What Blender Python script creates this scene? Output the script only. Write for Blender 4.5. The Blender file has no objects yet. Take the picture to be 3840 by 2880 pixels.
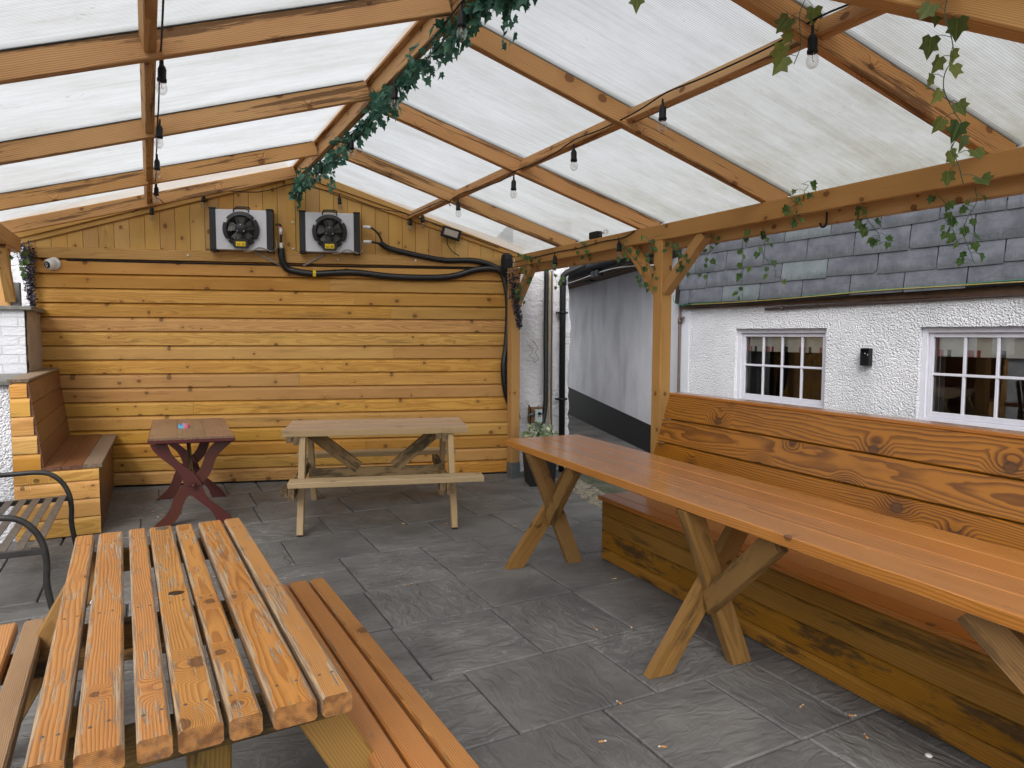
import bpy, bmesh, math, random
from mathutils import Vector, Matrix
R = math.radians
rng = random.Random(7)
scene = bpy.context.scene
COL = scene.collection

# ------------------------------------------------------------------ camera
def make_camera():
    f, W = 2600.0, 3840.0
    a, p, r = R(27.6), math.atan(182 / 2600.0), 0.0026
    fw = Vector((math.sin(a) * math.cos(p), math.cos(a) * math.cos(p), -math.sin(p)))
    rt = Vector((math.cos(a), -math.sin(a), 0))
    up = rt.cross(fw)
    rt2 = rt * math.cos(r) + up * math.sin(r)
    up2 = up * math.cos(r) - rt * math.sin(r)
    cam = bpy.data.cameras.new('camera')
    cam.sensor_width = 36
    cam.lens = 36 * f / W
    cam.clip_start = 0.05
    cam.clip_end = 2000
    o = bpy.data.objects.new('camera', cam)
    COL.objects.link(o)
    m = Matrix((rt2, up2, -fw)).transposed().to_4x4()
    m.translation = Vector((0, 0, 1.5))
    o.matrix_world = m
    scene.camera = o
make_camera()

# ------------------------------------------------------------------ light
SUN_EL, SUN_AZ = 42.0, 215.0        # degrees; azimuth clockwise from +Y: behind the viewer, to the left
w = bpy.data.worlds.new('World'); scene.world = w; w.use_nodes = True
nt = w.node_tree; nt.nodes.clear()
sky = nt.nodes.new('ShaderNodeTexSky'); sky.sky_type = 'NISHITA'; sky.sun_disc = False
sky.sun_elevation = R(SUN_EL); sky.sun_rotation = R(SUN_AZ)
sky.air_density = 1.0; sky.dust_density = 3.0; sky.ozone_density = 1.0
hs = nt.nodes.new('ShaderNodeHueSaturation'); hs.inputs['Saturation'].default_value = 0.16
bg = nt.nodes.new('ShaderNodeBackground'); bg.inputs['Strength'].default_value = 0.15
out = nt.nodes.new('ShaderNodeOutputWorld')
nt.links.new(sky.outputs[0], hs.inputs['Color']); nt.links.new(hs.outputs[0], bg.inputs[0]); nt.links.new(bg.outputs[0], out.inputs[0])
sl = bpy.data.lights.new('sun', 'SUN'); sl.energy = 0.8; sl.angle = R(35); sl.color = (1, 0.97, 0.93)
so = bpy.data.objects.new('sun', sl); COL.objects.link(so)
d = Vector((math.sin(R(SUN_AZ)) * math.cos(R(SUN_EL)), math.cos(R(SUN_AZ)) * math.cos(R(SUN_EL)), math.sin(R(SUN_EL))))
so.rotation_euler = d.to_track_quat('Z', 'Y').to_euler(); so.location = d * 30
scene.view_settings.view_transform = 'Standard'
scene.view_settings.look = 'None'
scene.view_settings.exposure = 0.88
scene.view_settings.gamma = 1
scene.render.engine = 'CYCLES'
scene.cycles.use_denoising = True
scene.cycles.max_bounces = 10
scene.cycles.diffuse_bounces = 5
scene.cycles.transparent_max_bounces = 12
scene.cycles.caustics_reflective = False
scene.cycles.caustics_refractive = False

# ------------------------------------------------------------------ materials
def lin(c):
    c = c / 255.0
    return c / 12.92 if c <= 0.04045 else ((c + 0.055) / 1.055) ** 2.4
def S(r, g, b, k=1.0):
    return (lin(r) * k, lin(g) * k, lin(b) * k)

class G:
    def __init__(self, name):
        self.mat = bpy.data.materials.new(name); self.mat.use_nodes = True
        self.t = self.mat.node_tree; self.t.nodes.clear()
        self.out = self.t.nodes.new('ShaderNodeOutputMaterial')
    def put(self, sock, v):
        if v is None: return
        if isinstance(v, bpy.types.NodeSocket): self.t.links.new(v, sock)
        elif isinstance(v, (tuple, list)):
            v = tuple(v)
            if sock.type == 'RGBA' and len(v) == 3: v = v + (1,)
            sock.default_value = v
        else:
            if sock.type == 'RGBA': v = (v, v, v, 1)
            sock.default_value = v
    def m(self, op, a, b=None, c=None, clamp=False):
        n = self.t.nodes.new('ShaderNodeMath'); n.operation = op; n.use_clamp = clamp
        for i, x in enumerate((a, b, c)): self.put(n.inputs[i], x)
        return n.outputs[0]
    def v(self, op, a, b=None, scale=None):
        n = self.t.nodes.new('ShaderNodeVectorMath'); n.operation = op
        self.put(n.inputs[0], a); self.put(n.inputs[1], b)
        if scale is not None: self.put(n.inputs['Scale'], scale)
        return n.outputs['Value'] if op in ('LENGTH', 'DISTANCE', 'DOT_PRODUCT') else n.outputs[0]
    def xyz(self, x=0.0, y=0.0, z=0.0):
        n = self.t.nodes.new('ShaderNodeCombineXYZ')
        for i, q in enumerate((x, y, z)): self.put(n.inputs[i], q)
        return n.outputs[0]
    def sep(self, v):
        n = self.t.nodes.new('ShaderNodeSeparateXYZ'); self.put(n.inputs[0], v); return n.outputs
    def noise(self, vec, scale=1.0, detail=2.0, rough=0.5, dist=0.0):
        n = self.t.nodes.new('ShaderNodeTexNoise'); n.noise_dimensions = '3D'
        self.put(n.inputs['Vector'], vec); self.put(n.inputs['Scale'], scale); self.put(n.inputs['Detail'], detail)
        self.put(n.inputs['Roughness'], rough); self.put(n.inputs['Distortion'], dist)
        return n.outputs[0]
    def voro(self, vec, scale=1.0, feature='F1', dim='3D', rand=1.0):
        n = self.t.nodes.new('ShaderNodeTexVoronoi'); n.feature = feature; n.voronoi_dimensions = dim
        self.put(n.inputs['Vector'], vec); self.put(n.inputs['Scale'], scale); self.put(n.inputs['Randomness'], rand)
        return n.outputs
    def mr(self, v, a, b, c=0.0, d=1.0, smooth=True):
        n = self.t.nodes.new('ShaderNodeMapRange'); n.interpolation_type = 'SMOOTHSTEP' if smooth else 'LINEAR'; n.clamp = True
        for i, q in enumerate((v, a, b, c, d)): self.put(n.inputs[i], q)
        return n.outputs[0]
    def mix(self, f, a, b, blend='MIX'):
        n = self.t.nodes.new('ShaderNodeMix'); n.data_type = 'RGBA'; n.blend_type = blend
        self.put(n.inputs[0], f); self.put(n.inputs[6], a); self.put(n.inputs[7], b)
        return n.outputs[2]
    def hsv(self, c, h=0.5, s=1.0, v=1.0):
        n = self.t.nodes.new('ShaderNodeHueSaturation')
        self.put(n.inputs['Hue'], h); self.put(n.inputs['Saturation'], s); self.put(n.inputs['Value'], v); self.put(n.inputs['Color'], c)
        return n.outputs[0]
    def attr(self, name):
        n = self.t.nodes.new('ShaderNodeAttribute'); n.attribute_name = name; return n
    def obj(self):
        return self.t.nodes.new('ShaderNodeTexCoord').outputs['Object']
    def pos(self):
        return self.t.nodes.new('ShaderNodeNewGeometry').outputs['Position']
    def bump(self, h, strength=0.3, dist=0.002, normal=None):
        n = self.t.nodes.new('ShaderNodeBump'); self.put(n.inputs['Height'], h)
        self.put(n.inputs['Strength'], strength); self.put(n.inputs['Distance'], dist)
        if normal is not None: self.put(n.inputs['Normal'], normal)
        return n.outputs[0]
    def bsdf(self, col, rough=0.6, metal=0.0, spec=0.4, normal=None, coat=0.0, coat_rough=0.2, alpha=None, trans=None):
        n = self.t.nodes.new('ShaderNodeBsdfPrincipled')
        self.put(n.inputs['Base Color'], col); self.put(n.inputs['Roughness'], rough); self.put(n.inputs['Metallic'], metal)
        self.put(n.inputs['Specular IOR Level'], spec); self.put(n.inputs['Coat Weight'], coat); self.put(n.inputs['Coat Roughness'], coat_rough)
        if normal is not None: self.put(n.inputs['Normal'], normal)
        if alpha is not None: self.put(n.inputs['Alpha'], alpha)
        self.t.links.new(n.outputs[0], self.out.inputs[0])
        return n

def wood(name, light, dark, knot, density=0.35, kscale=3.5, ring=170.0, contrast=0.6, rough=0.6, spec=0.3, coat=0.0, bump=0.25,
         var=0.16, weather=None, stain=None, fiber=0.35, hue=0.012, blotch=0.25, ksize=1.0, satvar=0.05, swirl=0.06, endgrain=0.8, halo_amt=0.18, sat=0.98, vmul=0.95):
    """Sawn timber: growth rings round a pith outside the plank, swirling round knots. 'gr' = metres along / across / through the plank."""
    g = G(name)
    P = g.attr('gr').outputs['Vector']; pid = g.attr('pid').outputs['Fac']
    u, v, w = g.sep(P)
    off = g.xyz(g.m('MULTIPLY', pid, 173.1), g.m('MULTIPLY', pid, 311.7), g.m('MULTIPLY', pid, 71.3))
    fr = lambda k: g.m('FRACT', g.m('MULTIPLY', pid, k))
    # knots
    kv = g.v('ADD', g.xyz(g.m('MULTIPLY', u, 0.8), g.m('ADD', v, w), 0.0), off)
    vo = g.voro(kv, kscale, 'F1', '2D')
    kd = g.m('DIVIDE', vo['Distance'], kscale)
    cr, cg, cb = g.sep(vo['Color'])
    gate = g.m('GREATER_THAN', density, cr)
    ks = g.m('MULTIPLY_ADD', cg, 0.011 * ksize, 0.005 * ksize)
    wob = g.m('MULTIPLY_ADD', g.noise(g.v('SCALE', g.v('ADD', P, off), scale=60.0), 1.0, 2.0), 0.008, -0.004)
    kd2 = g.m('ADD', kd, wob)
    km = g.m('MULTIPLY', g.mr(g.m('DIVIDE', kd2, ks), 1.25, 0.75), gate)
    halo = g.m('MULTIPLY', g.mr(g.m('DIVIDE', kd, ks), 4.2, 0.8), gate)
    # rings
    cv = g.m('MULTIPLY_ADD', fr(7.31), 0.40, -0.20)
    cw = g.m('MULTIPLY_ADD', fr(13.7), -0.14, -0.05)
    n1 = g.noise(g.v('ADD', g.v('MULTIPLY', P, (0.9, 5.0, 5.0)), off), 1.0, 2.0, 0.5)
    n2 = g.noise(g.v('ADD', g.v('MULTIPLY', P, (5.0, 22.0, 22.0)), off), 1.0, 2.0, 0.5)
    dv = g.m('SUBTRACT', v, cv); dw = g.m('SUBTRACT', w, cw)
    r = g.m('SQRT', g.m('ADD', g.m('MULTIPLY', dv, dv), g.m('MULTIPLY', dw, dw)))
    r = g.m('ADD', r, g.m('MULTIPLY', n1, swirl)); r = g.m('ADD', r, g.m('MULTIPLY', n2, swirl * 0.13))
    r = g.m('ADD', r, g.m('MULTIPLY', g.m('MULTIPLY', halo, ks), 1.5))
    ph = g.m('FRACT', g.m('MULTIPLY', r, ring))
    late = g.m('MULTIPLY', g.mr(ph, 0.15, 0.85), g.mr(ph, 1.0, 0.88))
    fib = g.noise(g.v('ADD', g.v('MULTIPLY', P, (7.0, 260.0, 260.0)), off), 1.0, 3.0, 0.6)
    blo = g.noise(g.v('ADD', g.v('MULTIPLY', P, (1.6, 7.0, 7.0)), g.v('SCALE', off, scale=1.7)), 1.0, 3.0, 0.6)
    f = g.m('MULTIPLY', late, contrast)
    f = g.m('ADD', f, g.m('MULTIPLY', g.m('SUBTRACT', fib, 0.5), fiber))
    f = g.m('ADD', f, g.m('MULTIPLY', g.m('SUBTRACT', blo, 0.5), blotch * 2), clamp=True)
    f = g.m('ADD', f, g.m('MULTIPLY', halo, halo_amt), clamp=True)
    col = g.mix(f, light, dark)
    val = g.m('MULTIPLY_ADD', fr(3.77), 2 * var, 1 - var)
    hu = g.m('MULTIPLY_ADD', fr(5.13), 2 * hue, 0.5 - hue)
    sa = g.m('MULTIPLY_ADD', fr(9.71), 2 * satvar, 1 - satvar)
    col = g.hsv(col, hu, g.m('MULTIPLY', sa, sat), g.m('MULTIPLY', val, vmul))
    kring = g.m('FRACT', g.m('MULTIPLY', kd2, 420.0))
    kc = g.mix(g.m('MULTIPLY', kring, 0.35), knot, light)
    edge = g.m('MULTIPLY', km, g.mr(g.m('DIVIDE', kd2, ks), 0.55, 1.0))
    kc = g.mix(g.m('MULTIPLY', edge, 0.7), kc, (knot[0] * 0.45, knot[1] * 0.45, knot[2] * 0.45))
    col = g.mix(g.m('MULTIPLY', km, 0.88), col, kc)
    rg = rough
    h = g.m('MULTIPLY_ADD', late, 0.5, g.m('MULTIPLY', fib, 0.5))
    if weather:
        wn = g.noise(g.v('ADD', g.v('MULTIPLY', P, weather.get('st', (3.0, 30.0, 30.0))), g.v('SCALE', off, scale=0.77)), 1.0, 5.0, 0.68)
        wb = g.noise(g.v('ADD', g.v('MULTIPLY', P, (2.2, 9.0, 9.0)), off), 1.0, 2.0)
        wm = g.m('ADD', wn, g.m('MULTIPLY', g.m('SUBTRACT', wb, 0.5), 0.55))
        if weather.get('edge'):
            ed = g.m('MAXIMUM', g.attr('ed').outputs['Fac'], 0.0)
            wm = g.m('ADD', wm, g.m('MULTIPLY', ed, weather['edge']))
        wm = g.mr(wm, weather['lo'], weather['lo'] + weather.get('soft', 0.05))
        wc = g.mix(g.mr(fib, 0.35, 0.65), weather['col'], weather.get('col2', weather['col']))
        col = g.mix(g.m('MULTIPLY', wm, weather.get('amt', 0.85)), col, wc)
        h = g.m('SUBTRACT', h, g.m('MULTIPLY', wm, 0.6))
        rg = g.m('MULTIPLY_ADD', wm, 0.8 - rough, rough, clamp=True)
    if stain:
        sn = g.noise(g.v('ADD', g.v('MULTIPLY', P, stain.get('st', (2.5, 9.0, 9.0))), g.v('SCALE', off, scale=1.31)), 1.0, 6.0, 0.7)
        sm = g.mr(sn, stain['lo'], stain['lo'] + stain.get('soft', 0.14))
        col = g.mix(g.m('MULTIPLY', sm, stain.get('amt', 0.8)), col, stain['col'])
    if endgrain:
        em = g.m('LESS_THAN', g.attr('ed').outputs['Fac'], -0.5)
        en = g.noise(g.v('ADD', g.v('SCALE', P, scale=40.0), off), 1.0, 4.0)
        ec = g.mix(g.mr(en, 0.3, 0.7), tuple(x * 0.30 + 0.02 for x in dark), tuple(x * 0.8 + 0.02 for x in light))
        ec = g.mix(g.m('MULTIPLY', late, 0.5), ec, tuple(x * 0.4 for x in dark))
        col = g.mix(g.m('MULTIPLY', em, endgrain), col, ec)
    nb = g.bump(h, bump, 0.0015)
    g.bsdf(col, rg, 0.0, spec, nb, coat, 0.18)
    return g.mat

def plain(name, col, rough=0.5, metal=0.0, spec=0.4, var=0.12, nscale=14.0, bump=0.0, bscale=60.0, dirt=None, coat=0.0):
    g = G(name); P = g.pos()
    n = g.noise(P, nscale, 4.0, 0.6)
    c = g.mix(g.mr(n, 0.3, 0.7), tuple(x * (1 - var) for x in col), tuple(min(1, x * (1 + var)) for x in col))
    if dirt:
        dn = g.noise(g.v('MULTIPLY', P, dirt.get('st', (6, 6, 2))), 1.0, 5.0, 0.65)
        c = g.mix(g.m('MULTIPLY', g.mr(dn, dirt['lo'], dirt['lo'] + dirt.get('soft', 0.2)), dirt.get('amt', 0.6)), c, dirt['col'])
    nb = g.bump(g.noise(P, bscale, 3.0, 0.6), bump, 0.003) if bump else None
    g.bsdf(c, g.m('MULTIPLY_ADD', n, 0.2, rough - 0.1), metal, spec, nb, coat)
    return g.mat

K = 0.82
M = {}
M['clad'] = wood('clad_pine', S(226, 170, 82, K), S(180, 118, 40, K), S(80, 44, 24, K), sat=0.97, vmul=0.96, density=0.52, kscale=6.0, ring=150, contrast=0.55, rough=0.55, fiber=0.55,
                 spec=0.35, var=0.11, bump=0.15, hue=0.006, blotch=0.6, ksize=1.25, satvar=0.07, stain=dict(col=S(118, 92, 48, K), lo=0.56, amt=0.6, st=(1.0, 14, 14)))
M['gable'] = wood('gable_pine', S(226, 178, 100, K), S(188, 132, 58, K), S(98, 58, 34, K), density=0.42, kscale=5.5, ring=150, contrast=0.5, rough=0.6, var=0.09, hue=0.005, bump=0.15, blotch=0.45,
                 ksize=1.2, stain=dict(col=S(110, 82, 50, K), lo=0.64, amt=0.5, st=(1.2, 12, 12)))
M['trim'] = wood('trim_pine', S(214, 166, 90, K), S(178, 122, 50, K), S(90, 55, 32, K), density=0.3, ring=150, contrast=0.45, rough=0.6, var=0.05, hue=0.004, blotch=0.4)
M['roof'] = wood('roof_pine', S(230, 178, 118, K), S(174, 116, 64, K), S(96, 50, 30, K), density=0.45, kscale=5.5, ring=130, contrast=0.6, rough=0.7, spec=0.2, var=0.07, bump=0.3, hue=0.004,
                 blotch=0.4, ksize=1.5, stain=dict(col=S(84, 58, 42, K), lo=0.545, soft=0.06, amt=0.75, st=(0.9, 20, 20)))
M['post'] = wood('post_pine', S(214, 164, 100, K), S(170, 118, 60, K), S(88, 48, 24, K), density=0.4, kscale=5.5, ring=150, contrast=0.5, rough=0.65, spec=0.2, var=0.05, hue=0.004, blotch=0.35,
                 stain=dict(col=S(100, 76, 50, K), lo=0.60, amt=0.5, st=(1.2, 14, 14)))
M['varnish'] = wood('varnished_plank', S(198, 128, 44, K), S(104, 56, 14, K), S(52, 28, 12, K), sat=1.06, vmul=0.90, halo_amt=0.34, density=0.58, kscale=3.6, ring=92, contrast=0.74, rough=0.34, spec=0.4, coat=0.2,
                    var=0.05, bump=0.2, hue=0.004, blotch=0.4, fiber=0.35, ksize=1.9, swirl=0.10, stain=dict(col=S(96, 56, 18, K), lo=0.56, soft=0.15, amt=0.5, st=(1.5, 10, 10)))
M['varnish_top'] = wood('varnished_table', S(214, 144, 74, K), S(146, 86, 32, K), S(80, 42, 20, K), sat=1.0, density=0.3, kscale=2.2, ring=120, contrast=0.45, rough=0.24, spec=0.5, coat=0.6,
                        var=0.04, bump=0.12, hue=0.003, blotch=0.55, fiber=0.35, weather=dict(col=S(226, 180, 120, K), lo=0.78, st=(9, 60, 60), amt=0.5),
                        stain=dict(col=S(112, 62, 28, K), lo=0.66, soft=0.08, amt=0.5, st=(5, 40, 40)))
M['seat_varnish'] = wood('varnished_seat', S(204, 132, 58, K), S(146, 84, 28, K), S(80, 44, 22, K), density=0.2, kscale=2.4, ring=110, contrast=0.55, rough=0.32, spec=0.5, coat=0.3, var=0.06, hue=0.004, blotch=0.45)
M['base'] = wood('stained_cladding', S(164, 118, 52, K), S(112, 76, 28, K), S(54, 38, 20, K), sat=1.04, vmul=0.92, density=0.4, kscale=3.0, ring=110, contrast=0.45, rough=0.6, var=0.08, hue=0.004, blotch=0.5, ksize=1.4,
                 stain=dict(col=S(62, 50, 26, K), lo=0.52, amt=0.7, st=(1.5, 9, 9)))
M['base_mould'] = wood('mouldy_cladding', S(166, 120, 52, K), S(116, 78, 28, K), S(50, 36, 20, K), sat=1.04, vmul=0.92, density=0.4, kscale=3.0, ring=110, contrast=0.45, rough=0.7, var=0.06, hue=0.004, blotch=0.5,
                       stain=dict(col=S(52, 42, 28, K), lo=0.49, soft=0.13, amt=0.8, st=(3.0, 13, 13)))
M['leg'] = wood('weathered_leg', vmul=0.86, light=S(170, 126, 68, K), dark=S(120, 84, 38, K), knot=S(64, 42, 24, K), density=0.35, kscale=4.0, ring=150, contrast=0.45, rough=0.65, var=0.07, hue=0.004, blotch=0.45, ksize=1.2,
                stain=dict(col=S(70, 56, 36, K), lo=0.52, amt=0.65, st=(2.2, 12, 12)))
M['picnic'] = wood('grey_tan_timber', S(200, 172, 130, K), S(162, 132, 94, K), S(104, 76, 48, K), density=0.3, kscale=3.6, ring=150, contrast=0.45, rough=0.75, spec=0.2, var=0.06, blotch=0.4, hue=0.003,
                   stain=dict(col=S(112, 92, 64, K), lo=0.55, amt=0.5, st=(2.2, 14, 14)))
M['picnic_top'] = wood('weathered_top', S(214, 182, 150, K), S(176, 142, 112, K), S(104, 76, 54, K), density=0.25, ring=160, contrast=0.6, rough=0.7, spec=0.2, var=0.08, blotch=0.4, hue=0.003,
                       stain=dict(col=S(120, 92, 72, K), lo=0.55, amt=0.5, st=(2, 30, 30)))
M['picnic_dark'] = wood('damp_timber', S(164, 134, 92, K), S(118, 92, 56, K), S(70, 50, 32, K), density=0.3, ring=150, contrast=0.45, rough=0.75, var=0.06, blotch=0.5, hue=0.003,
                        stain=dict(col=S(60, 52, 40, K), lo=0.46, amt=0.8, st=(3, 14, 14)))
M['fore'] = wood('worn_orange_plank', sat=1.0, light=S(224, 156, 82, K), dark=S(156, 90, 34, K), knot=S(84, 46, 26, K), density=0.48, kscale=4.6, ring=300, contrast=0.55, rough=0.5, spec=0.35, coat=0.05,
                 var=0.05, bump=0.5, hue=0.004, blotch=0.4, ksize=1.35, fiber=0.6, swirl=0.035,
                 weather=dict(col=S(206, 184, 152, K), col2=S(122, 112, 102, K), lo=0.545, soft=0.07, st=(9.0, 80.0, 80.0), edge=0.17, amt=0.75))
M['fore_seat'] = wood('orange_seat_plank', S(218, 146, 68, K), S(154, 88, 28, K), S(88, 46, 22, K), density=0.4, kscale=3.0, ring=230, contrast=0.6, rough=0.48, coat=0.08, var=0.05, bump=0.5, hue=0.004,
                      blotch=0.45, fiber=0.45, ksize=1.2, swirl=0.05, weather=dict(col=S(190, 168, 130, K), col2=S(140, 110, 80, K), lo=0.68, soft=0.05, st=(8.0, 60.0, 60.0), edge=0.10, amt=0.7))
M['fore_grey'] = wood('greyed_seat_plank', S(184, 148, 110, K), S(138, 100, 70, K), S(90, 58, 36, K), density=0.2, ring=230, contrast=0.5, rough=0.6, var=0.05, bump=0.5, blotch=0.6,
                      weather=dict(col=S(168, 158, 146, K), col2=S(126, 116, 106, K), lo=0.56, soft=0.12, st=(3, 25, 25), amt=0.65))
M['fore_under'] = wood('dark_bearer', S(138, 104, 52, K), S(92, 64, 28, K), S(50, 34, 20, K), density=0.3, ring=130, contrast=0.5, rough=0.7, stain=dict(col=S(40, 34, 26, K), lo=0.45, amt=0.85))
M['fore_leg'] = wood('golden_leg', S(172, 132, 68, K), S(132, 94, 42, K), S(80, 50, 24, K), density=0.3, ring=150, contrast=0.5, rough=0.55, blotch=0.5, var=0.05, stain=dict(col=S(100, 76, 40, K), lo=0.55, amt=0.5))
M['lseat'] = wood('reddish_seat', S(146, 94, 62, K), S(104, 58, 34, K), S(64, 34, 22, K), density=0.15, ring=110, contrast=0.45, rough=0.4, spec=0.4, coat=0.15, var=0.09, hue=0.004, blotch=0.5)
M['lseat_grey'] = wood('grey_seat_edge', S(158, 136, 112, K), S(122, 100, 78, K), S(80, 60, 44, K), density=0.2, ring=150, contrast=0.45, rough=0.6, var=0.05)
M['redwood'] = wood('red_paint', S(92, 40, 30, K), S(66, 27, 21, K), S(50, 18, 16, K), density=0.05, ring=80, contrast=0.3, rough=0.4, spec=0.4, var=0.04, bump=0.1, weather=dict(col=S(140, 96, 80, K), lo=0.74, amt=0.6))
M['redtop'] = wood('worn_brown_top', S(176, 140, 108, K), S(136, 100, 72, K), S(80, 50, 34, K), density=0.1, ring=120, contrast=0.4, rough=0.5, var=0.04, blotch=0.55, stain=dict(col=S(92, 62, 44, K), lo=0.6, amt=0.5))
M['black'] = plain('black_plastic', S(28, 29, 31), 0.5, spec=0.25)
M['hose'] = plain('black_tape', S(22, 22, 24), 0.3, spec=0.5, bump=0.5, bscale=45)
M['blackmetal'] = plain('black_painted_metal', S(44, 42, 40), 0.4, spec=0.5, var=0.25, bump=0.1)
M['slatmetal'] = plain('worn_dark_metal', S(98, 88, 78), 0.5, spec=0.4, var=0.3, nscale=30)
M['silver'] = plain('silver_panel', S(206, 208, 214), 0.42, 0.0, spec=0.5, var=0.04, nscale=5)
M['fanblack'] = plain('fan_black', S(34, 34, 35), 0.45)
M['blade'] = plain('fan_blade', S(120, 118, 114), 0.35, 0.6)
M['yellow'] = plain('yellow_label', S(236, 200, 30), 0.5, var=0.03)
M['white'] = plain('white_paint', S(200, 200, 209), 0.45, var=0.03, dirt=dict(col=S(150, 150, 150), lo=0.62, amt=0.3))
M['whiteplastic'] = plain('white_plastic', S(226, 226, 224), 0.35, var=0.03)
M['greyconduit'] = plain('grey_conduit', S(160, 150, 138), 0.45)
M['galv'] = plain('galvanised', S(120, 126, 128), 0.45, 0.5)
M['switchgrey'] = plain('switch_grey', S(164, 182, 180), 0.45, var=0.04)
M['brownpipe'] = plain('brown_pipe', S(92, 76, 70), 0.5)
M['yellowcable'] = plain('yellow_cable', S(156, 138, 76), 0.5)
M['greencable'] = plain('green_cable', S(44, 112, 84), 0.5)
M['redmark'] = plain('red_mark', S(190, 50, 50), 0.5)
M['paper'] = plain('paper', S(220, 222, 228), 0.8, var=0.05)
M['butt'] = plain('cigarette_filter', S(186, 138, 88), 0.8, var=0.15, nscale=80)
M['buttwhite'] = plain('cigarette_paper', S(200, 192, 180), 0.8, var=0.1)
M['pink'] = plain('pink_glaze', S(226, 130, 150), 0.3)
M['blue'] = plain('blue_glaze', S(110, 176, 214), 0.3)
M['stem'] = plain('stem_green', S(74, 104, 84), 0.6)
M['twig'] = plain('twig_brown', S(104, 84, 60), 0.7)
M['wire'] = plain('wire_grey', S(96, 96, 98), 0.5, 0.3)
M['pot'] = plain('black_pot', S(24, 24, 26), 0.45, bump=0.1)
M['copingslate'] = plain('coping_slate', S(120, 118, 114), 0.65, var=0.2, bump=0.4, bscale=40, dirt=dict(col=S(70, 72, 62), lo=0.5, amt=0.5))
M['leadgrey'] = plain('brass', S(150, 110, 60), 0.4, 0.6)
M['soffit'] = plain('soffit_brown', S(92, 70, 52), 0.7, var=0.25)

def leafmat(name, a, b, var=0.35):
    g = G(name); pid = g.attr('pid').outputs['Fac']; P = g.attr('gr').outputs['Vector']
    x, y, z = g.sep(P)
    c = g.mix(pid, a, b)
    vein = g.mr(g.m('ABSOLUTE', x), 0.035, 0.0)
    n = g.noise(g.v('ADD', P, g.xyz(g.m('MULTIPLY', pid, 91.0), 0, 0)), 5.0, 3.0)
    c = g.hsv(c, 0.5, 1.0, g.m('MULTIPLY_ADD', n, 2 * var, 1 - var))
    c = g.mix(g.m('MULTIPLY', vein, 0.35), c, S(150, 170, 110))
    b1 = g.bsdf(c, 0.5, 0, 0.4)
    tr = g.t.nodes.new('ShaderNodeBsdfTranslucent'); g.put(tr.inputs[0], g.hsv(c, 0.48, 1.1, 1.5))
    mx = g.t.nodes.new('ShaderNodeMixShader'); mx.inputs[0].default_value = 0.25
    g.t.links.new(b1.outputs[0], mx.inputs[1]); g.t.links.new(tr.outputs[0], mx.inputs[2]); g.t.links.new(mx.outputs[0], g.out.inputs[0])
    return g.mat
M['ivy_dark'] = leafmat('ivy_dark', S(24, 70, 60), S(92, 140, 122))
M['ivy'] = leafmat('ivy_green', S(50, 84, 42), S(98, 128, 66))
M['ivy_olive'] = leafmat('ivy_olive', S(62, 82, 36), S(120, 130, 62))
M['lavender'] = leafmat('lavender_dark', S(34, 34, 42), S(92, 86, 104))
M['varieg'] = leafmat('variegated', S(70, 110, 60), S(226, 228, 200))

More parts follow.
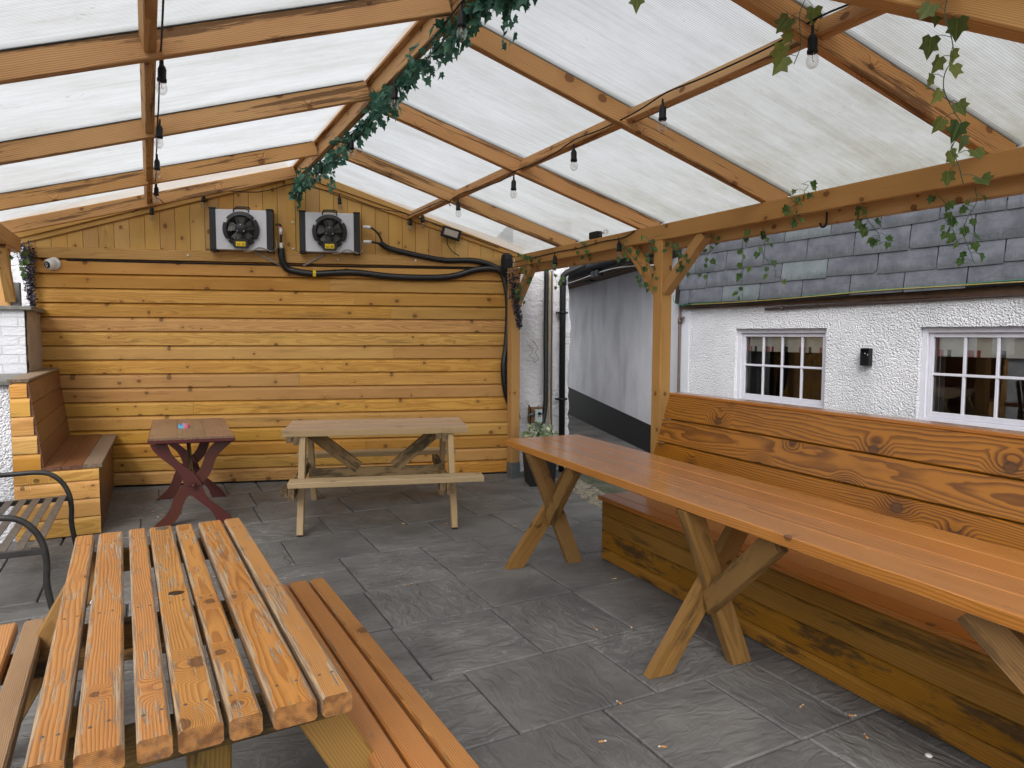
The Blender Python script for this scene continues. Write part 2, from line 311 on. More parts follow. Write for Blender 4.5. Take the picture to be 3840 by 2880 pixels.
def sheetmat():
    g = G('polycarbonate_sheet')
    P = g.attr('gr').outputs['Vector']; pid = g.attr('pid').outputs['Fac']; dirt = g.attr('ed').outputs['Fac']  # 'ed': eave grime, plus dimness of the house behind put into the colour
    u, v, w_ = g.sep(P)
    off = g.xyz(g.m('MULTIPLY', pid, 63.0), g.m('MULTIPLY', pid, 39.0), 0)
    rib = g.m('MULTIPLY_ADD', g.m('COSINE', g.m('MULTIPLY', v, 2 * math.pi / 0.0125)), 0.5, 0.5)
    rib = g.m('POWER', rib, 3.0)
    n = g.noise(g.v('ADD', g.v('MULTIPLY', P, (1.4, 3.2, 1)), off), 1.0, 6.0, 0.75)
    n2 = g.noise(g.v('ADD', g.v('MULTIPLY', P, (1.2, 46.0, 1)), off), 1.0, 4.0, 0.7)
    sp = g.voro(g.v('ADD', g.v('MULTIPLY', g.v('ADD', P, g.xyz(g.m('MULTIPLY', n2, 0.2), g.m('MULTIPLY', n, 0.3), 0)), (17.0, 31.0, 1)), off), 1.0, 'F1', '2D')
    sg = g.noise(g.v('ADD', g.v('MULTIPLY', P, (3.0, 3.0, 1)), off), 1.0, 3.0, 0.7)
    spot = g.m('MULTIPLY', g.m('MULTIPLY', g.mr(sp['Distance'], 0.16, 0.06), g.mr(sg, 0.54, 0.64)), g.m('GREATER_THAN', g.sep(sp['Color'])[0], 0.55))
    f = g.m('ADD', g.m('MULTIPLY', g.mr(n, 0.3, 0.8), 0.45), g.m('MULTIPLY', g.mr(n2, 0.35, 0.8), 0.25))
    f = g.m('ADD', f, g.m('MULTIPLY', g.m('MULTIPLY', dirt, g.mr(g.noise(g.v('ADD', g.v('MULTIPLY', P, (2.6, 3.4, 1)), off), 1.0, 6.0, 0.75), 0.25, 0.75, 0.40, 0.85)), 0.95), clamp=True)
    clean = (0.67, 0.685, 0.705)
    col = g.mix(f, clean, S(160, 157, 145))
    col = g.mix(g.m('MULTIPLY', rib, 0.42), col, S(132, 132, 126))
    col = g.mix(g.m('MULTIPLY', spot, 0.5), col, S(110, 104, 92))
    tl = g.t.nodes.new('ShaderNodeBsdfTranslucent'); g.put(tl.inputs[0], col)
    tp = g.t.nodes.new('ShaderNodeBsdfTransparent'); g.put(tp.inputs[0], col)
    mx = g.t.nodes.new('ShaderNodeMixShader'); mx.inputs[0].default_value = 0.40
    g.t.links.new(tl.outputs[0], mx.inputs[1]); g.t.links.new(tp.outputs[0], mx.inputs[2])
    gl = g.t.nodes.new('ShaderNodeBsdfGlossy'); gl.inputs['Roughness'].default_value = 0.25
    m2 = g.t.nodes.new('ShaderNodeMixShader'); m2.inputs[0].default_value = 0.05
    g.t.links.new(mx.outputs[0], m2.inputs[1]); g.t.links.new(gl.outputs[0], m2.inputs[2]); g.t.links.new(m2.outputs[0], g.out.inputs[0])
    return g.mat
M['sheet'] = sheetmat()

def glassmat(name, tint=(1, 1, 1), gloss=0.12, rough=0.02, fk=0.9):
    g = G(name)
    tp = g.t.nodes.new('ShaderNodeBsdfTransparent'); g.put(tp.inputs[0], tint)
    gl = g.t.nodes.new('ShaderNodeBsdfGlossy'); gl.inputs['Roughness'].default_value = rough
    fr = g.t.nodes.new('ShaderNodeFresnel'); fr.inputs['IOR'].default_value = 1.5
    mx = g.t.nodes.new('ShaderNodeMixShader')
    g.put(mx.inputs[0], g.m('MULTIPLY_ADD', fr.outputs[0], fk, gloss, clamp=True))
    g.t.links.new(tp.outputs[0], mx.inputs[1]); g.t.links.new(gl.outputs[0], mx.inputs[2]); g.t.links.new(mx.outputs[0], g.out.inputs[0])
    return g.mat
M['glass'] = glassmat('window_glass', (0.92, 0.94, 0.94), 0.08)
M['bulb'] = glassmat('bulb_glass', (0.93, 0.92, 0.91), 0.05, 0.08, 0.25)

def stonemat():
    g = G('riven_paving')
    P = g.attr('gr').outputs['Vector']; pid = g.attr('pid').outputs['Fac']
    off = g.xyz(g.m('MULTIPLY', pid, 133.0), g.m('MULTIPLY', pid, 77.0), 0)
    Q = g.v('ADD', P, off)
    warp = g.noise(g.v('MULTIPLY', Q, (2.2, 3.5, 1)), 1.0, 3.0, 0.6)
    Q2 = g.v('ADD', g.v('MULTIPLY', Q, (6.5, 19.0, 1)), g.xyz(0, g.m('MULTIPLY', warp, 6.0), 0))
    rv = g.noise(Q2, 1.0, 3.0, 0.55, 0.3)
    ridge = g.m('ABSOLUTE', g.m('SUBTRACT', rv, 0.5))
    line = g.mr(ridge, 0.022, 0.0)
    amt = g.mr(g.m('FRACT', g.m('MULTIPLY', pid, 17.3)), 0.15, 0.8)
    patch = g.mr(g.noise(Q, 2.6, 2.0), 0.38, 0.62)
    line = g.m('MULTIPLY', g.m('MULTIPLY', line, patch), g.m('MULTIPLY_ADD', amt, 0.75, 0.25))
    fine = g.noise(Q, 220.0, 2.0, 0.6)
    cl = g.noise(Q, 3.0, 4.0, 0.6)
    base = g.mix(g.mr(cl, 0.3, 0.7), S(100, 99, 98), S(122, 120, 117))
    base = g.hsv(base, 0.5, 1.0, g.m('MULTIPLY_ADD', g.m('FRACT', g.m('MULTIPLY', pid, 5.7)), 0.20, 0.90))
    base = g.mix(g.m('MULTIPLY', g.mr(fine, 0.55, 0.75), 0.25), base, S(158, 154, 148))
    base = g.mix(g.m('MULTIPLY', g.mr(fine, 0.42, 0.28), 0.35), base, S(56, 55, 55))
    base = g.mix(g.m('MULTIPLY', line, 0.55), base, S(164, 162, 158))
    wet = g.noise(g.pos(), 1.6, 4.0, 0.6)
    base = g.hsv(base, 0.5, 1.0, g.mr(wet, 0.35, 0.62, 0.84, 1.04))
    step = g.m('FRACT', g.m('MULTIPLY', rv, 5.0))
    h = g.m('ADD', g.m('MULTIPLY', rv, 1.2), g.m('MULTIPLY', step, g.m('MULTIPLY', amt, 0.22)))
    h = g.m('ADD', h, g.m('MULTIPLY', fine, 0.10))
    nb = g.bump(h, 0.9, 0.014)
    g.bsdf(base, g.mr(wet, 0.4, 0.65, 0.58, 0.72), 0, 0.4, nb)
    return g.mat
M['stone'] = stonemat()

def groundmat(name, a, b, rough=0.85, sc=8.0, bump=0.4):
    g = G(name); P = g.pos()
    n = g.noise(P, sc, 5.0, 0.65); f = g.noise(P, sc * 18, 2.0)
    c = g.mix(g.mr(n, 0.3, 0.7), a, b)
    c = g.mix(g.m('MULTIPLY', g.mr(f, 0.5, 0.75), 0.35), c, tuple(min(1, x * 2) for x in b))
    g.bsdf(c, rough, 0, 0.3, g.bump(g.m('ADD', n, g.m('MULTIPLY', f, 0.4)), bump, 0.01))
    return g.mat
M['ground'] = groundmat('joint_mortar', S(62, 60, 56), S(112, 110, 102))
M['concrete'] = groundmat('passage_concrete', S(64, 63, 62), S(98, 97, 95), sc=2.5)
M['moss'] = groundmat('mossy_concrete', S(70, 74, 54), S(108, 108, 92), sc=5)
M['cobble'] = groundmat('cobble', S(112, 106, 92), S(158, 150, 132), sc=22)

def dashmat():
    g = G('pebbledash'); P = g.pos()
    n1 = g.voro(P, 70.0, 'F1')['Distance']; n2 = g.noise(P, 90.0, 2.0, 0.5); n3 = g.noise(P, 2.0, 4.0)
    h = g.m('ADD', g.m('MULTIPLY', n2, 1.0), g.m('MULTIPLY', g.m('SUBTRACT', 1.0, n1), 0.8))
    c = g.mix(g.mr(n3, 0.3, 0.75), S(232, 233, 238, 0.97), S(212, 214, 219, 0.97))
    c = g.mix(g.m('MULTIPLY', g.mr(n2, 0.42, 0.3), 0.35), c, S(140, 140, 142))
    g.bsdf(c, 0.8, 0, 0.2, g.bump(h, 1.0, 0.014))
    return g.mat
M['dash'] = dashmat()

def roughwhite(name, col, sc=14.0, dist=0.03, dirtcol=S(120, 112, 104), dirtlo=0.60, dirtamt=0.6, brick=False, streak=False):
    g = G(name); P = g.pos()
    n1 = g.noise(g.v('MULTIPLY', P, (1, 1, 1.7)), sc, 4.0, 0.6, 0.6); n2 = g.noise(P, sc * 6, 3.0)
    h = g.m('MULTIPLY_ADD', n2, 0.25, n1)
    c = g.mix(g.mr(g.noise(P, 3.0, 4.0), 0.3, 0.7), tuple(x * 0.9 for x in col), col)
    st = (22, 22, 1.3) if streak else (5, 5, 5)
    dn = g.noise(g.v('MULTIPLY', P, st), 1.0, 5.0, 0.65)
    dm = g.m('MULTIPLY', g.mr(dn, dirtlo, dirtlo + 0.22), dirtamt)
    if streak:
        big = g.noise(g.v('MULTIPLY', P, (2.2, 2.2, 0.7)), 1.0, 2.0)
        dm = g.m('ADD', dm, g.m('MULTIPLY', g.mr(big, 0.48, 0.75), 0.3), clamp=True)
    c = g.mix(dm, c, dirtcol)
    if brick:
        x, y, z = g.sep(P)
        bt = g.t.nodes.new('ShaderNodeTexBrick')
        g.put(bt.inputs['Vector'], g.xyz(g.m('ADD', x, y), z, 0)); bt.inputs['Scale'].default_value = 1.0
        bt.inputs['Brick Width'].default_value = 0.23; bt.inputs['Row Height'].default_value = 0.078
        bt.inputs['Mortar Size'].default_value = 0.006; bt.inputs['Mortar Smooth'].default_value = 0.4
        c = g.mix(g.m('MULTIPLY', bt.outputs['Fac'], 0.16), c, S(150, 148, 150))
        h = g.m('SUBTRACT', h, g.m('MULTIPLY', bt.outputs['Fac'], 0.8))
    g.bsdf(c, 0.75, 0, 0.25, g.bump(h, 0.8, dist))
    return g.mat
M['limewash'] = roughwhite('limewash', S(226, 226, 230, 0.95), 9.0, 0.035, S(128, 116, 110), 0.62, 0.6)
M['whitebrick'] = roughwhite('white_brick', S(216, 218, 224, 0.95), 22.0, 0.012, S(150, 150, 152), 0.62, 0.4, brick=True)
M['beigerender'] = roughwhite('beige_render', S(188, 176, 162, 0.95), 12.0, 0.03, S(140, 128, 116), 0.55, 0.6)
M['passagewall'] = roughwhite('streaked_white', S(224, 225, 230, 0.95), 6.0, 0.006, S(128, 126, 126), 0.56, 0.5, streak=True)
M['smoothwhite'] = plain('smooth_white', S(204, 208, 216, 0.95), 0.6, var=0.03)
M['blackband'] = plain('black_bitumen', S(28, 28, 30), 0.6, var=0.2, bump=0.3, bscale=12)
M['dark'] = plain('dark_room', S(40, 34, 30), 0.8)
M['roomwood'] = plain('dark_room_wood', S(74, 52, 36), 0.6, var=0.3)
M['plinth'] = plain('dark_plinth', S(46, 45, 44), 0.9, var=0.6, nscale=40, bump=0.8, bscale=30, dirt=dict(col=S(150, 148, 144), lo=0.58, amt=0.6, st=(14, 14, 14)))
M['mouldtop'] = plain('cream_blind', S(244, 240, 226), 0.8, var=0.06)
M['blindred'] = plain('blind_red', S(176, 60, 66), 0.8)
M['blindpink'] = plain('blind_pink', S(206, 128, 126), 0.8)
M['blindgrey'] = plain('blind_grey', S(70, 68, 72), 0.8)
M['cord'] = plain('blind_cord', S(210, 210, 206), 0.6)

def slatemat():
    g = G('hung_slate'); P = g.attr('gr').outputs['Vector']; pid = g.attr('pid').outputs['Fac']
    off = g.xyz(g.m('MULTIPLY', pid, 57.0), g.m('MULTIPLY', pid, 91.0), 0)
    Q = g.v('ADD', P, off)
    u, v, w_ = g.sep(P)                     # u along the course, v metres up from the slate's lower edge
    fr = lambda k: g.m('FRACT', g.m('MULTIPLY', pid, k))
    n = g.noise(Q, 7.0, 4.0, 0.6)
    c = g.mix(g.mr(n, 0.3, 0.7), S(80, 83, 91), S(104, 107, 115))
    c = g.mix(g.m('MULTIPLY', g.m('GREATER_THAN', fr(11.3), 0.90), 0.35), c, S(118, 132, 130))
    c = g.hsv(c, 0.5, 1.0, g.m('MULTIPLY_ADD', fr(7.7), 0.24, 0.9))
    alg = g.noise(g.v('MULTIPLY', Q, (55, 9, 1)), 1.0, 4.0, 0.65)
    am = g.m('MULTIPLY', g.mr(g.m('SUBTRACT', alg, g.m('MULTIPLY', v, 6.0)), 0.0, 0.5), 0.55)
    c = g.mix(am, c, S(58, 62, 60))
    gr2 = g.noise(g.v('MULTIPLY', Q, (9, 30, 1)), 1.0, 4.0, 0.6)
    c = g.mix(g.m('MULTIPLY', g.mr(gr2, 0.6, 0.75), 0.3), c, S(96, 100, 84))
    sp = g.voro(Q, 26.0, 'F1', '2D')
    c = g.mix(g.m('MULTIPLY', g.mr(sp['Distance'], 0.05, 0.03), 0.4), c, S(200, 202, 206))
    riv = g.noise(g.v('MULTIPLY', Q, (10, 22, 1)), 1.0, 4.0, 0.6, 0.5)
    g.bsdf(c, 0.5, 0, 0.45, g.bump(riv, 0.5, 0.008))
    return g.mat
M['slate'] = slatemat()

# ------------------------------------------------------------------ mesh builder
class MB:
    def __init__(self):
        self.v = []; self.f = []; self.mi = []; self.gr = []; self.pid = []; self.ed = []; self.sm = []
    def add(self, verts, faces, mi=0, gr=None, pid=None, ed=None, smooth=False):
        b = len(self.v)
        pid = rng.random() if pid is None else pid
        self.v += [Vector(x) for x in verts]
        self.gr += [Vector(x) for x in (gr if gr is not None else verts)]
        self.pid += [pid] * len(verts) if not isinstance(pid, list) else pid
        self.ed += ed if ed is not None else [0.0] * len(verts)
        for f in faces:
            self.f.append([b + i for i in f]); self.mi.append(mi); self.sm.append(smooth)
    def prism(self, prof, o, U, V, W, length, mi=0, pid=None, u0=None, cap=True, seg=1, edge=None):
        """profile (v,w) swept along U from o"""
        o, U, V, W = Vector(o), Vector(U), Vector(V), Vector(W)
        n = len(prof); u0 = rng.random() * 3 if u0 is None else u0
        vs, gr, ed = [], [], []
        for k in range(seg + 1):
            t = length * k / seg
            for i, (a, b) in enumerate(prof):
                vs.append(o + U * t + V * a + W * b); gr.append((u0 + t, a, b))
                ed.append(edge[i] if edge else 0.0)
        fs = []
        # orientation
        flip = U.dot(V.cross(W)) * sum(prof[i][0] * prof[(i + 1) % n][1] - prof[(i + 1) % n][0] * prof[i][1] for i in range(n)) < 0
        for k in range(seg):
            for i in range(n):
                j = (i + 1) % n
                q = [k * n + i, k * n + j, (k + 1) * n + j, (k + 1) * n + i]
                fs.append(q[::-1] if flip else q)
        if cap:      # end grain gets its own points, marked ed = -1
            m_ = len(vs)
            for q in (0, seg * n):
                for i in range(n): vs.append(vs[q + i]); gr.append(gr[q + i]); ed.append(-1.0)
            a = [m_ + i for i in range(n)][::-1]; b = [m_ + n + i for i in range(n)]
            fs += [a[::-1], b[::-1]] if flip else [a, b]
        self.add(vs, fs, mi, gr, pid, ed)
    def plank(self, o, U, V, W, L, wv, hw, c=0.004, mi=0, pid=None, edges=False, u0=None):
        """chamfered board: o = corner at min v, min w"""
        c = min(c, wv * .3, hw * .3)
        p = [(c, 0), (wv - c, 0), (wv, c), (wv, hw - c), (wv - c, hw), (c, hw), (0, hw - c), (0, c)]
        if edges:   # extra loops so that wear can follow the arrises
            i = wv * 0.14
            p = [(c, 0), (wv - c, 0), (wv, c), (wv, hw - c), (wv - c, hw), (wv - i, hw), (i, hw), (c, hw), (0, hw - c), (0, c)]
            self.prism(p, o, U, V, W, L, mi, pid, u0, True, 1, [1, 1, 1, 1, 1, 0, 0, 1, 1, 1])
        else:
            self.prism(p, o, U, V, W, L, mi, pid, u0)
    def bar(self, p0, p1, wv, hw, up=(0, 0, 1), c=0.004, mi=0, pid=None, cv=0.5, cw=0.5):
        """board from p0 to p1; wv across, hw along 'up'; cv, cw: where the line runs in the section"""
        p0, p1 = Vector(p0), Vector(p1); U = (p1 - p0); L = U.length; U.normalize()
        W = Vector(up); W = (W - U * W.dot(U)).normalized(); V = W.cross(U)
        self.plank(p0 - V * wv * cv - W * hw * cw, U, V, W, L, wv, hw, c, mi, pid)
    def box(self, lo, hi, mi=0, c=0.0, pid=None):
        lo, hi = Vector(lo), Vector(hi); s = hi - lo
        ax = [Vector((1, 0, 0)), Vector((0, 1, 0)), Vector((0, 0, 1))]
        k = max(range(3), key=lambda i: s[i]); a, b = [(1, 2), (2, 0), (0, 1)][k]
        if c: self.plank(lo, ax[k], ax[a], ax[b], s[k], s[a], s[b], c, mi, pid)
        else: self.prism([(0, 0), (s[a], 0), (s[a], s[b]), (0, s[b])], lo, ax[k], ax[a], ax[b], s[k], mi, pid)
    def obox(self, o, X, Y, Z, sx, sy, sz, mi=0, c=0.0, pid=None):
        """oriented box from corner o"""
        X, Y, Z = Vector(X), Vector(Y), Vector(Z)
        if c: self.plank(o, X, Y, Z, sx, sy, sz, c, mi, pid)
        else: self.prism([(0, 0), (sy, 0), (sy, sz), (0, sz)], o, X, Y, Z, sx, mi, pid)
    def extrude(self, pts, o, A, B, N, th, mi=0, pid=None, along='B'):
        """polygon pts in the plane (A,B) extruded by th along N; grain along A or B"""
        o, A, B, N = Vector(o), Vector(A), Vector(B), Vector(N); n = len(pts)
        vs, gr = [], []
        u0 = rng.random() * 3
        for t in (0, th):
            for a, b in pts:
                vs.append(o + A * a + B * b + N * t); gr.append((u0 + b, a, t) if along == 'B' else (u0 + a, b, t))
        area = sum(pts[i][0] * pts[(i + 1) % n][1] - pts[(i + 1) % n][0] * pts[i][1] for i in range(n))
        flip = (area * A.cross(B).dot(N) * th) < 0
        fs = [list(range(n))[::-1], list(range(n, 2 * n))] + [[i, (i + 1) % n, n + (i + 1) % n, n + i] for i in range(n)]
        if flip: fs = [f[::-1] for f in fs]
        self.add(vs, fs, mi, gr, pid)
    def tube(self, pts, r, n=8, mi=0, cap=True, flat=None):
        pts = [Vector(p) for p in pts]; rs = r if isinstance(r, list) else [r] * len(pts)
        vs, fs = [], []; prev = None
        for i, p in enumerate(pts):
            t = (pts[min(i + 1, len(pts) - 1)] - pts[max(i - 1, 0)]).normalized()
            if prev is None:
                a = Vector((0, 0, 1)) if abs(t.z) < 0.9 else Vector((1, 0, 0))
                prev = (a - t * a.dot(t)).normalized()
            else: prev = (prev - t * prev.dot(t)).normalized()
            b = t.cross(prev)
            for k in range(n):
                an = 2 * math.pi * k / n
                ra, rb = rs[i], rs[i] * (flat if flat else 1)
                vs.append(p + prev * math.cos(an) * ra + b * math.sin(an) * rb)
        for i in range(len(pts) - 1):
            for k in range(n):
                fs.append([i * n + k, i * n + (k + 1) % n, (i + 1) * n + (k + 1) % n, (i + 1) * n + k])
        if cap: fs += [list(range(n))[::-1], [(len(pts) - 1) * n + k for k in range(n)]]
        self.add(vs, fs, mi, smooth=True)
    def lathe(self, prof, o, axis=(0, 0, 1), n=16, mi=0, smooth=True):
        """profile (radius, height) turned about axis"""
        o, Z = Vector(o), Vector(axis).normalized()
        X = Z.orthogonal().normalized(); Y = Z.cross(X); vs, fs = [], []
        for r, h in prof:
            for k in range(n):
                an = 2 * math.pi * k / n
                vs.append(o + Z * h + (X * math.cos(an) + Y * math.sin(an)) * r)
        for i in range(len(prof) - 1):
            for k in range(n): fs.append([i * n + k, i * n + (k + 1) % n, (i + 1) * n + (k + 1) % n, (i + 1) * n + k])
        if prof[0][0] > 1e-5: fs.append(list(range(n))[::-1])
        if prof[-1][0] > 1e-5: fs.append([(len(prof) - 1) * n + k for k in range(n)])
        self.add(vs, fs, mi, smooth=smooth)
    def leaf(self, o, tip, side, nrm, size, mi=0):
        """ivy leaf: stalk end o, pointing along tip, folded a little along the midrib"""
        T, Sd, N = Vector(tip).normalized(), Vector(side).normalized(), Vector(nrm).normalized()
        half = [(0, 0), (.20, -.14), (.46, .02), (.36, .26), (.50, .52), (.24, .58), (0, 1.0)]
        fold = rng.uniform(.05, .7); curl = rng.uniform(-.45, .5); pid = rng.random()
        for sg in (1, -1):
            vs, gr = [], []
            for x, y in half:
                vs.append(Vector(o) + T * y * size + Sd * sg * x * size + N * (fold * x - curl * y * y) * size); gr.append((x * sg, y, 0))
            f = list(range(len(half)))
            self.add(vs, [f if sg > 0 else f[::-1]], mi, gr, pid)
    def build(self, name, mats, parent=None, loc=None):
        me = bpy.data.meshes.new(name)
        base = Vector(loc) if loc is not None else (ORIG.get(parent.name, Vector()) if parent else Vector())
        me.from_pydata([tuple(x - base) for x in self.v], [], self.f)
        mats = mats if isinstance(mats, (list, tuple)) else [mats]
        for m in mats: me.materials.append(m)
        me.polygons.foreach_set('material_index', self.mi); me.polygons.foreach_set('use_smooth', self.sm)
        a = me.attributes.new('gr', 'FLOAT_VECTOR', 'POINT'); a.data.foreach_set('vector', [c for g_ in self.gr for c in g_])
        a = me.attributes.new('pid', 'FLOAT', 'POINT'); a.data.foreach_set('value', self.pid)
        a = me.attributes.new('ed', 'FLOAT', 'POINT'); a.data.foreach_set('value', self.ed)
        me.update()
        o = bpy.data.objects.new(name, me); COL.objects.link(o)
        ORIG[o.name] = base
        if parent: o.parent = parent
        elif loc is not None: o.location = base
        return o
ORIG = {}

def tag(o, label, cat, group=None):
    o['label'] = label; o['category'] = cat
    if group: o['group'] = group
    return o
def thing(name, label, cat, loc=(0, 0, 0), group=None):
    o = bpy.data.objects.new(name, None); COL.objects.link(o); o.location = loc; o.empty_display_size = 0.1
    ORIG[o.name] = Vector(loc)
    return tag(o, label, cat, group)
def struct(o, kind='structure'):
    o['kind'] = kind; return o
X3, Y3, Z3 = Vector((1, 0, 0)), Vector((0, 1, 0)), Vector((0, 0, 1))
def smoothpath(pts, n=6):
    """Catmull-Rom through pts"""
    pts = [Vector(p) for p in pts]; out = []
    for i in range(len(pts) - 1):
        p0, p1, p2, p3 = pts[max(i - 1, 0)], pts[i], pts[i + 1], pts[min(i + 2, len(pts) - 1)]
        for k in range(n):
            t = k / n
            out.append(0.5 * ((2 * p1) + (p2 - p0) * t + (2 * p0 - 5 * p1 + 4 * p2 - p3) * t * t + (3 * p1 - p0 - 3 * p2 + p3) * t ** 3))
    out.append(pts[-1]); return out

# the gable wall's own frame: s metres along it to the right, z up, d metres out towards the yard
WL = Vector((-0.373, 7.782, 0)); WD = Vector((0.9583, -0.2857, 0)).normalized(); WN = Vector((-0.2857, -0.9583, 0)).normalized()
def W3(s, z, d=0.0): return WL + WD * s + Z3 * z + WN * d

# ================================================================== GROUND
mb = MB(); mb.add([(-250, -250, -.016), (250, -250, -.016), (250, 250, -.016), (-250, 250, -.016)], [[0, 1, 2, 3]])
struct(mb.build('ground', M['ground']))
mb = MB()
def slab(x0, x1, y0, y1):
    gp = 0.0045; j = lambda: rng.uniform(-.003, .003)
    x0 += gp + j(); x1 -= gp + j(); y0 += gp + j(); y1 -= gp + j()
    if x1 - x0 < .04 or y1 - y0 < .04: return
    z = rng.uniform(-.002, .002); c = .006
    an = rng.choice([0, 0, math.pi / 2, .25, -.3, .5]); ca, sa = math.cos(an), math.sin(an)
    top = [(x0 + c, y0 + c), (x1 - c, y0 + c), (x1 - c, y1 - c), (x0 + c, y1 - c)]; bot = [(x0, y0), (x1, y0), (x1, y1), (x0, y1)]
    vs = [(x, y, z) for x, y in top] + [(x, y, z - .006) for x, y in bot] + [(x, y, -.02) for x, y in bot]
    gr = [(x * ca - y * sa, x * sa + y * ca, 0) for x, y, _ in vs]
    mb.add(vs, [[0, 1, 2, 3]] + [[4 + i, 4 + (i + 1) % 4, (i + 1) % 4, i] for i in range(4)] + [[8 + i, 8 + (i + 1) % 4, 4 + (i + 1) % 4, 4 + i] for i in range(4)], 0, gr)
rows = [(-2.2, -1.62, []), (-1.62, -1.05, []), (-1.05, -.48, []), (-.48, .08, []), (.08, .62, []), (.62, 1.15, []), (1.15, 1.70, [-.62, -.02, .50, .95, 1.55, 2.14, 2.50]),
        (1.70, 2.22, [-.62, -.1, .42, .92, 1.575, 2.11, 2.41]), (2.22, 2.76, [-.55, .12, .62, 1.20, 1.86, 2.39]), (2.76, 3.07, [-.62, .0, .55, 1.055]),
        (3.07, 3.36, [-.3, .28, .72, 1.06]), (2.76, 3.36, [1.055, 1.62, 2.16, 2.66]), (3.36, 3.92, [-.35, .3, .72, 1.07, 1.65, 2.17, 2.7, 3.2]),
        (3.92, 4.36, [-.6, -.15, .46, 1.09]), (4.36, 4.60, [-.2, .4, 1.09]), (3.92, 4.60, [1.09, 1.66, 2.07, 2.63, 3.2]),
        (4.60, 5.20, [-.6, .1, .81, 1.38, 1.95, 2.5, 3.05]), (5.20, 5.78, [-.3, .33, .62, 1.2, 1.78, 2.4, 3.0]), (5.78, 6.36, [-.6, -.1, .46, .76, 1.5, 2.1, 2.7, 3.2]),
        (6.36, 6.95, [-.4, .2, .8, 1.4, 1.7, 2.3, 2.9]), (6.95, 7.55, []), (7.55, 8.1, [])]
for y0, y1, js in rows:
    if not js:
        x = -3.2
        while x < 4.0: js.append(x); x += rng.choice([.3, .45, .58, .58, .75])
    full = [2.76, 3.07] if False else None
    if js[0] > -1:   # extend to the left
        if not (y0 == 2.76 and js[0] == 1.055) and not (y0 == 3.92 and js[0] == 1.09):
            x = js[0]
            while x > -3.2: x -= rng.choice([.45, .58, .75]); js.insert(0, x)
    lastx = 1.055 if (y0, y1) in ((2.76, 3.07), (3.07, 3.36)) else 1.09 if (y0, y1) in ((3.92, 4.36), (4.36, 4.60)) else None
    if lastx is None:
        while js[-1] < 3.3: js.append(js[-1] + rng.choice([.45, .58, .75]))
    elif js[-1] < lastx - .01: js.append(lastx)
    for a, b in zip(js[:-1], js[1:]): slab(a, b, y0, y1)
struct(mb.build('patio', M['stone']))
mb = MB()
mb.add([(3.3, 6.1, -.010), (5.6, 6.1, -.010), (9.6, 18, -.006), (4.6, 18, -.006)], [[0, 1, 2, 3]])
struct(mb.build('passage_floor', M['concrete']))
mb = MB(); mb.add([(3.62, 4.9, -.006), (5.4, 4.9, -.006), (5.5, 6.3, -.006), (3.75, 6.1, -.006)], [[0, 1, 2, 3]])
struct(mb.build('path', M['moss']))
mb = MB()      # strip of rounded cobbles set beside the paving
for i in range(210):
    t = rng.random(); x = 3.40 + rng.uniform(0, .26) + .28 * t; y = 4.75 + 1.35 * t
    rr = rng.uniform(.022, .045)
    mb.lathe([(rr, -.02), (rr * 1.0, .0), (rr * .8, .010), (rr * .4, .015), (0.0001, .016)], (x, y, 0), (rng.uniform(-.1, .1), rng.uniform(-.1, .1), 1), 7)
struct(mb.build('cobble_strip', M['cobble']), 'stuff')

# ================================================================== TIMBER GABLE WALL
wall = thing('timber_wall', 'golden pine clad gable wall closing the far end of the yard', 'wall', W3(1.8, 0))
mb = MB(); BH = 0.1372
prof = [(0, 0), (0, .026), (.003, .029), (.100, .029), (.111, .0255), (.120, .019), (.126, .010), (.1335, .004), (.1335, 0)]
for i in range(16):
    z0 = .022 + i * BH
    s = -.62; cuts = [s]
    if rng.random() < .6: cuts.append(rng.uniform(.6, 3.2))
    cuts.append(4.06)
    for a, b in zip(cuts[:-1], cuts[1:]):
        mb.prism(prof, W3(a, z0), WD, Z3, WN, b - a - .0015, 0, seg=1)
mb.build('cladding', M['clad'], wall)
mb = MB()
for i in range(16):
    for s in (-.42, .18, .80, 1.40, 2.02, 2.62, 3.22, 3.80):
        mb.lathe([(.0035, 0), (.0030, .0012), (.0001, .0012)], W3(s + rng.uniform(-.02, .02), .022 + i * BH + .022 + rng.uniform(-.006, .006), .029), WN, 6)
struct(mb.build('nail_heads', M['black'], wall), 'stuff')
mb = MB(); mb.plank(W3(-.66, 2.219), WD, Z3, WN, 4.72, .104, .040, .004)
mb.build('rail', M['trim'], wall)
# vertical boards in the gable, cut under the sloping barge boards
topL = lambda s: 2.541 + .290 * s + .035
topR = lambda s: 2.883 - .315 * (s - 2.293) + .035
mb = MB(); s = -.70; bw = .1365
while s < 4.06:
    a, b = s, min(s + bw - .004, 4.06)
    ta, tb = min(topL(a), topR(a)), min(topL(b), topR(b))
    if max(ta, tb) > 2.33:
        ta, tb = max(ta, 2.322), max(tb, 2.322)
        pts = [(a, 2.322), (b, 2.322), (b, tb)]
        if a < 1.76 < b: pts.append((1.76, topL(1.76)))
        pts.append((a, ta))
        mb.extrude(pts, W3(0, 0), WD, Z3, WN, .020, 0)
    s += bw
mb.build('gable_boards', M['gable'], wall)
mb = MB(); mb.extrude([(1.70, 2.322), (1.79, 2.322), (1.79, 3.04), (1.70, 3.04)], W3(0, 0, .0205), WD, Z3, WN, .012)   # centre cover board
mb.build('cover_board', M['gable'], wall)
mb = MB()
a = W3(-.72, topL(-.72) - .035, 0); b = W3(1.76, topL(1.76) - .035, 0)
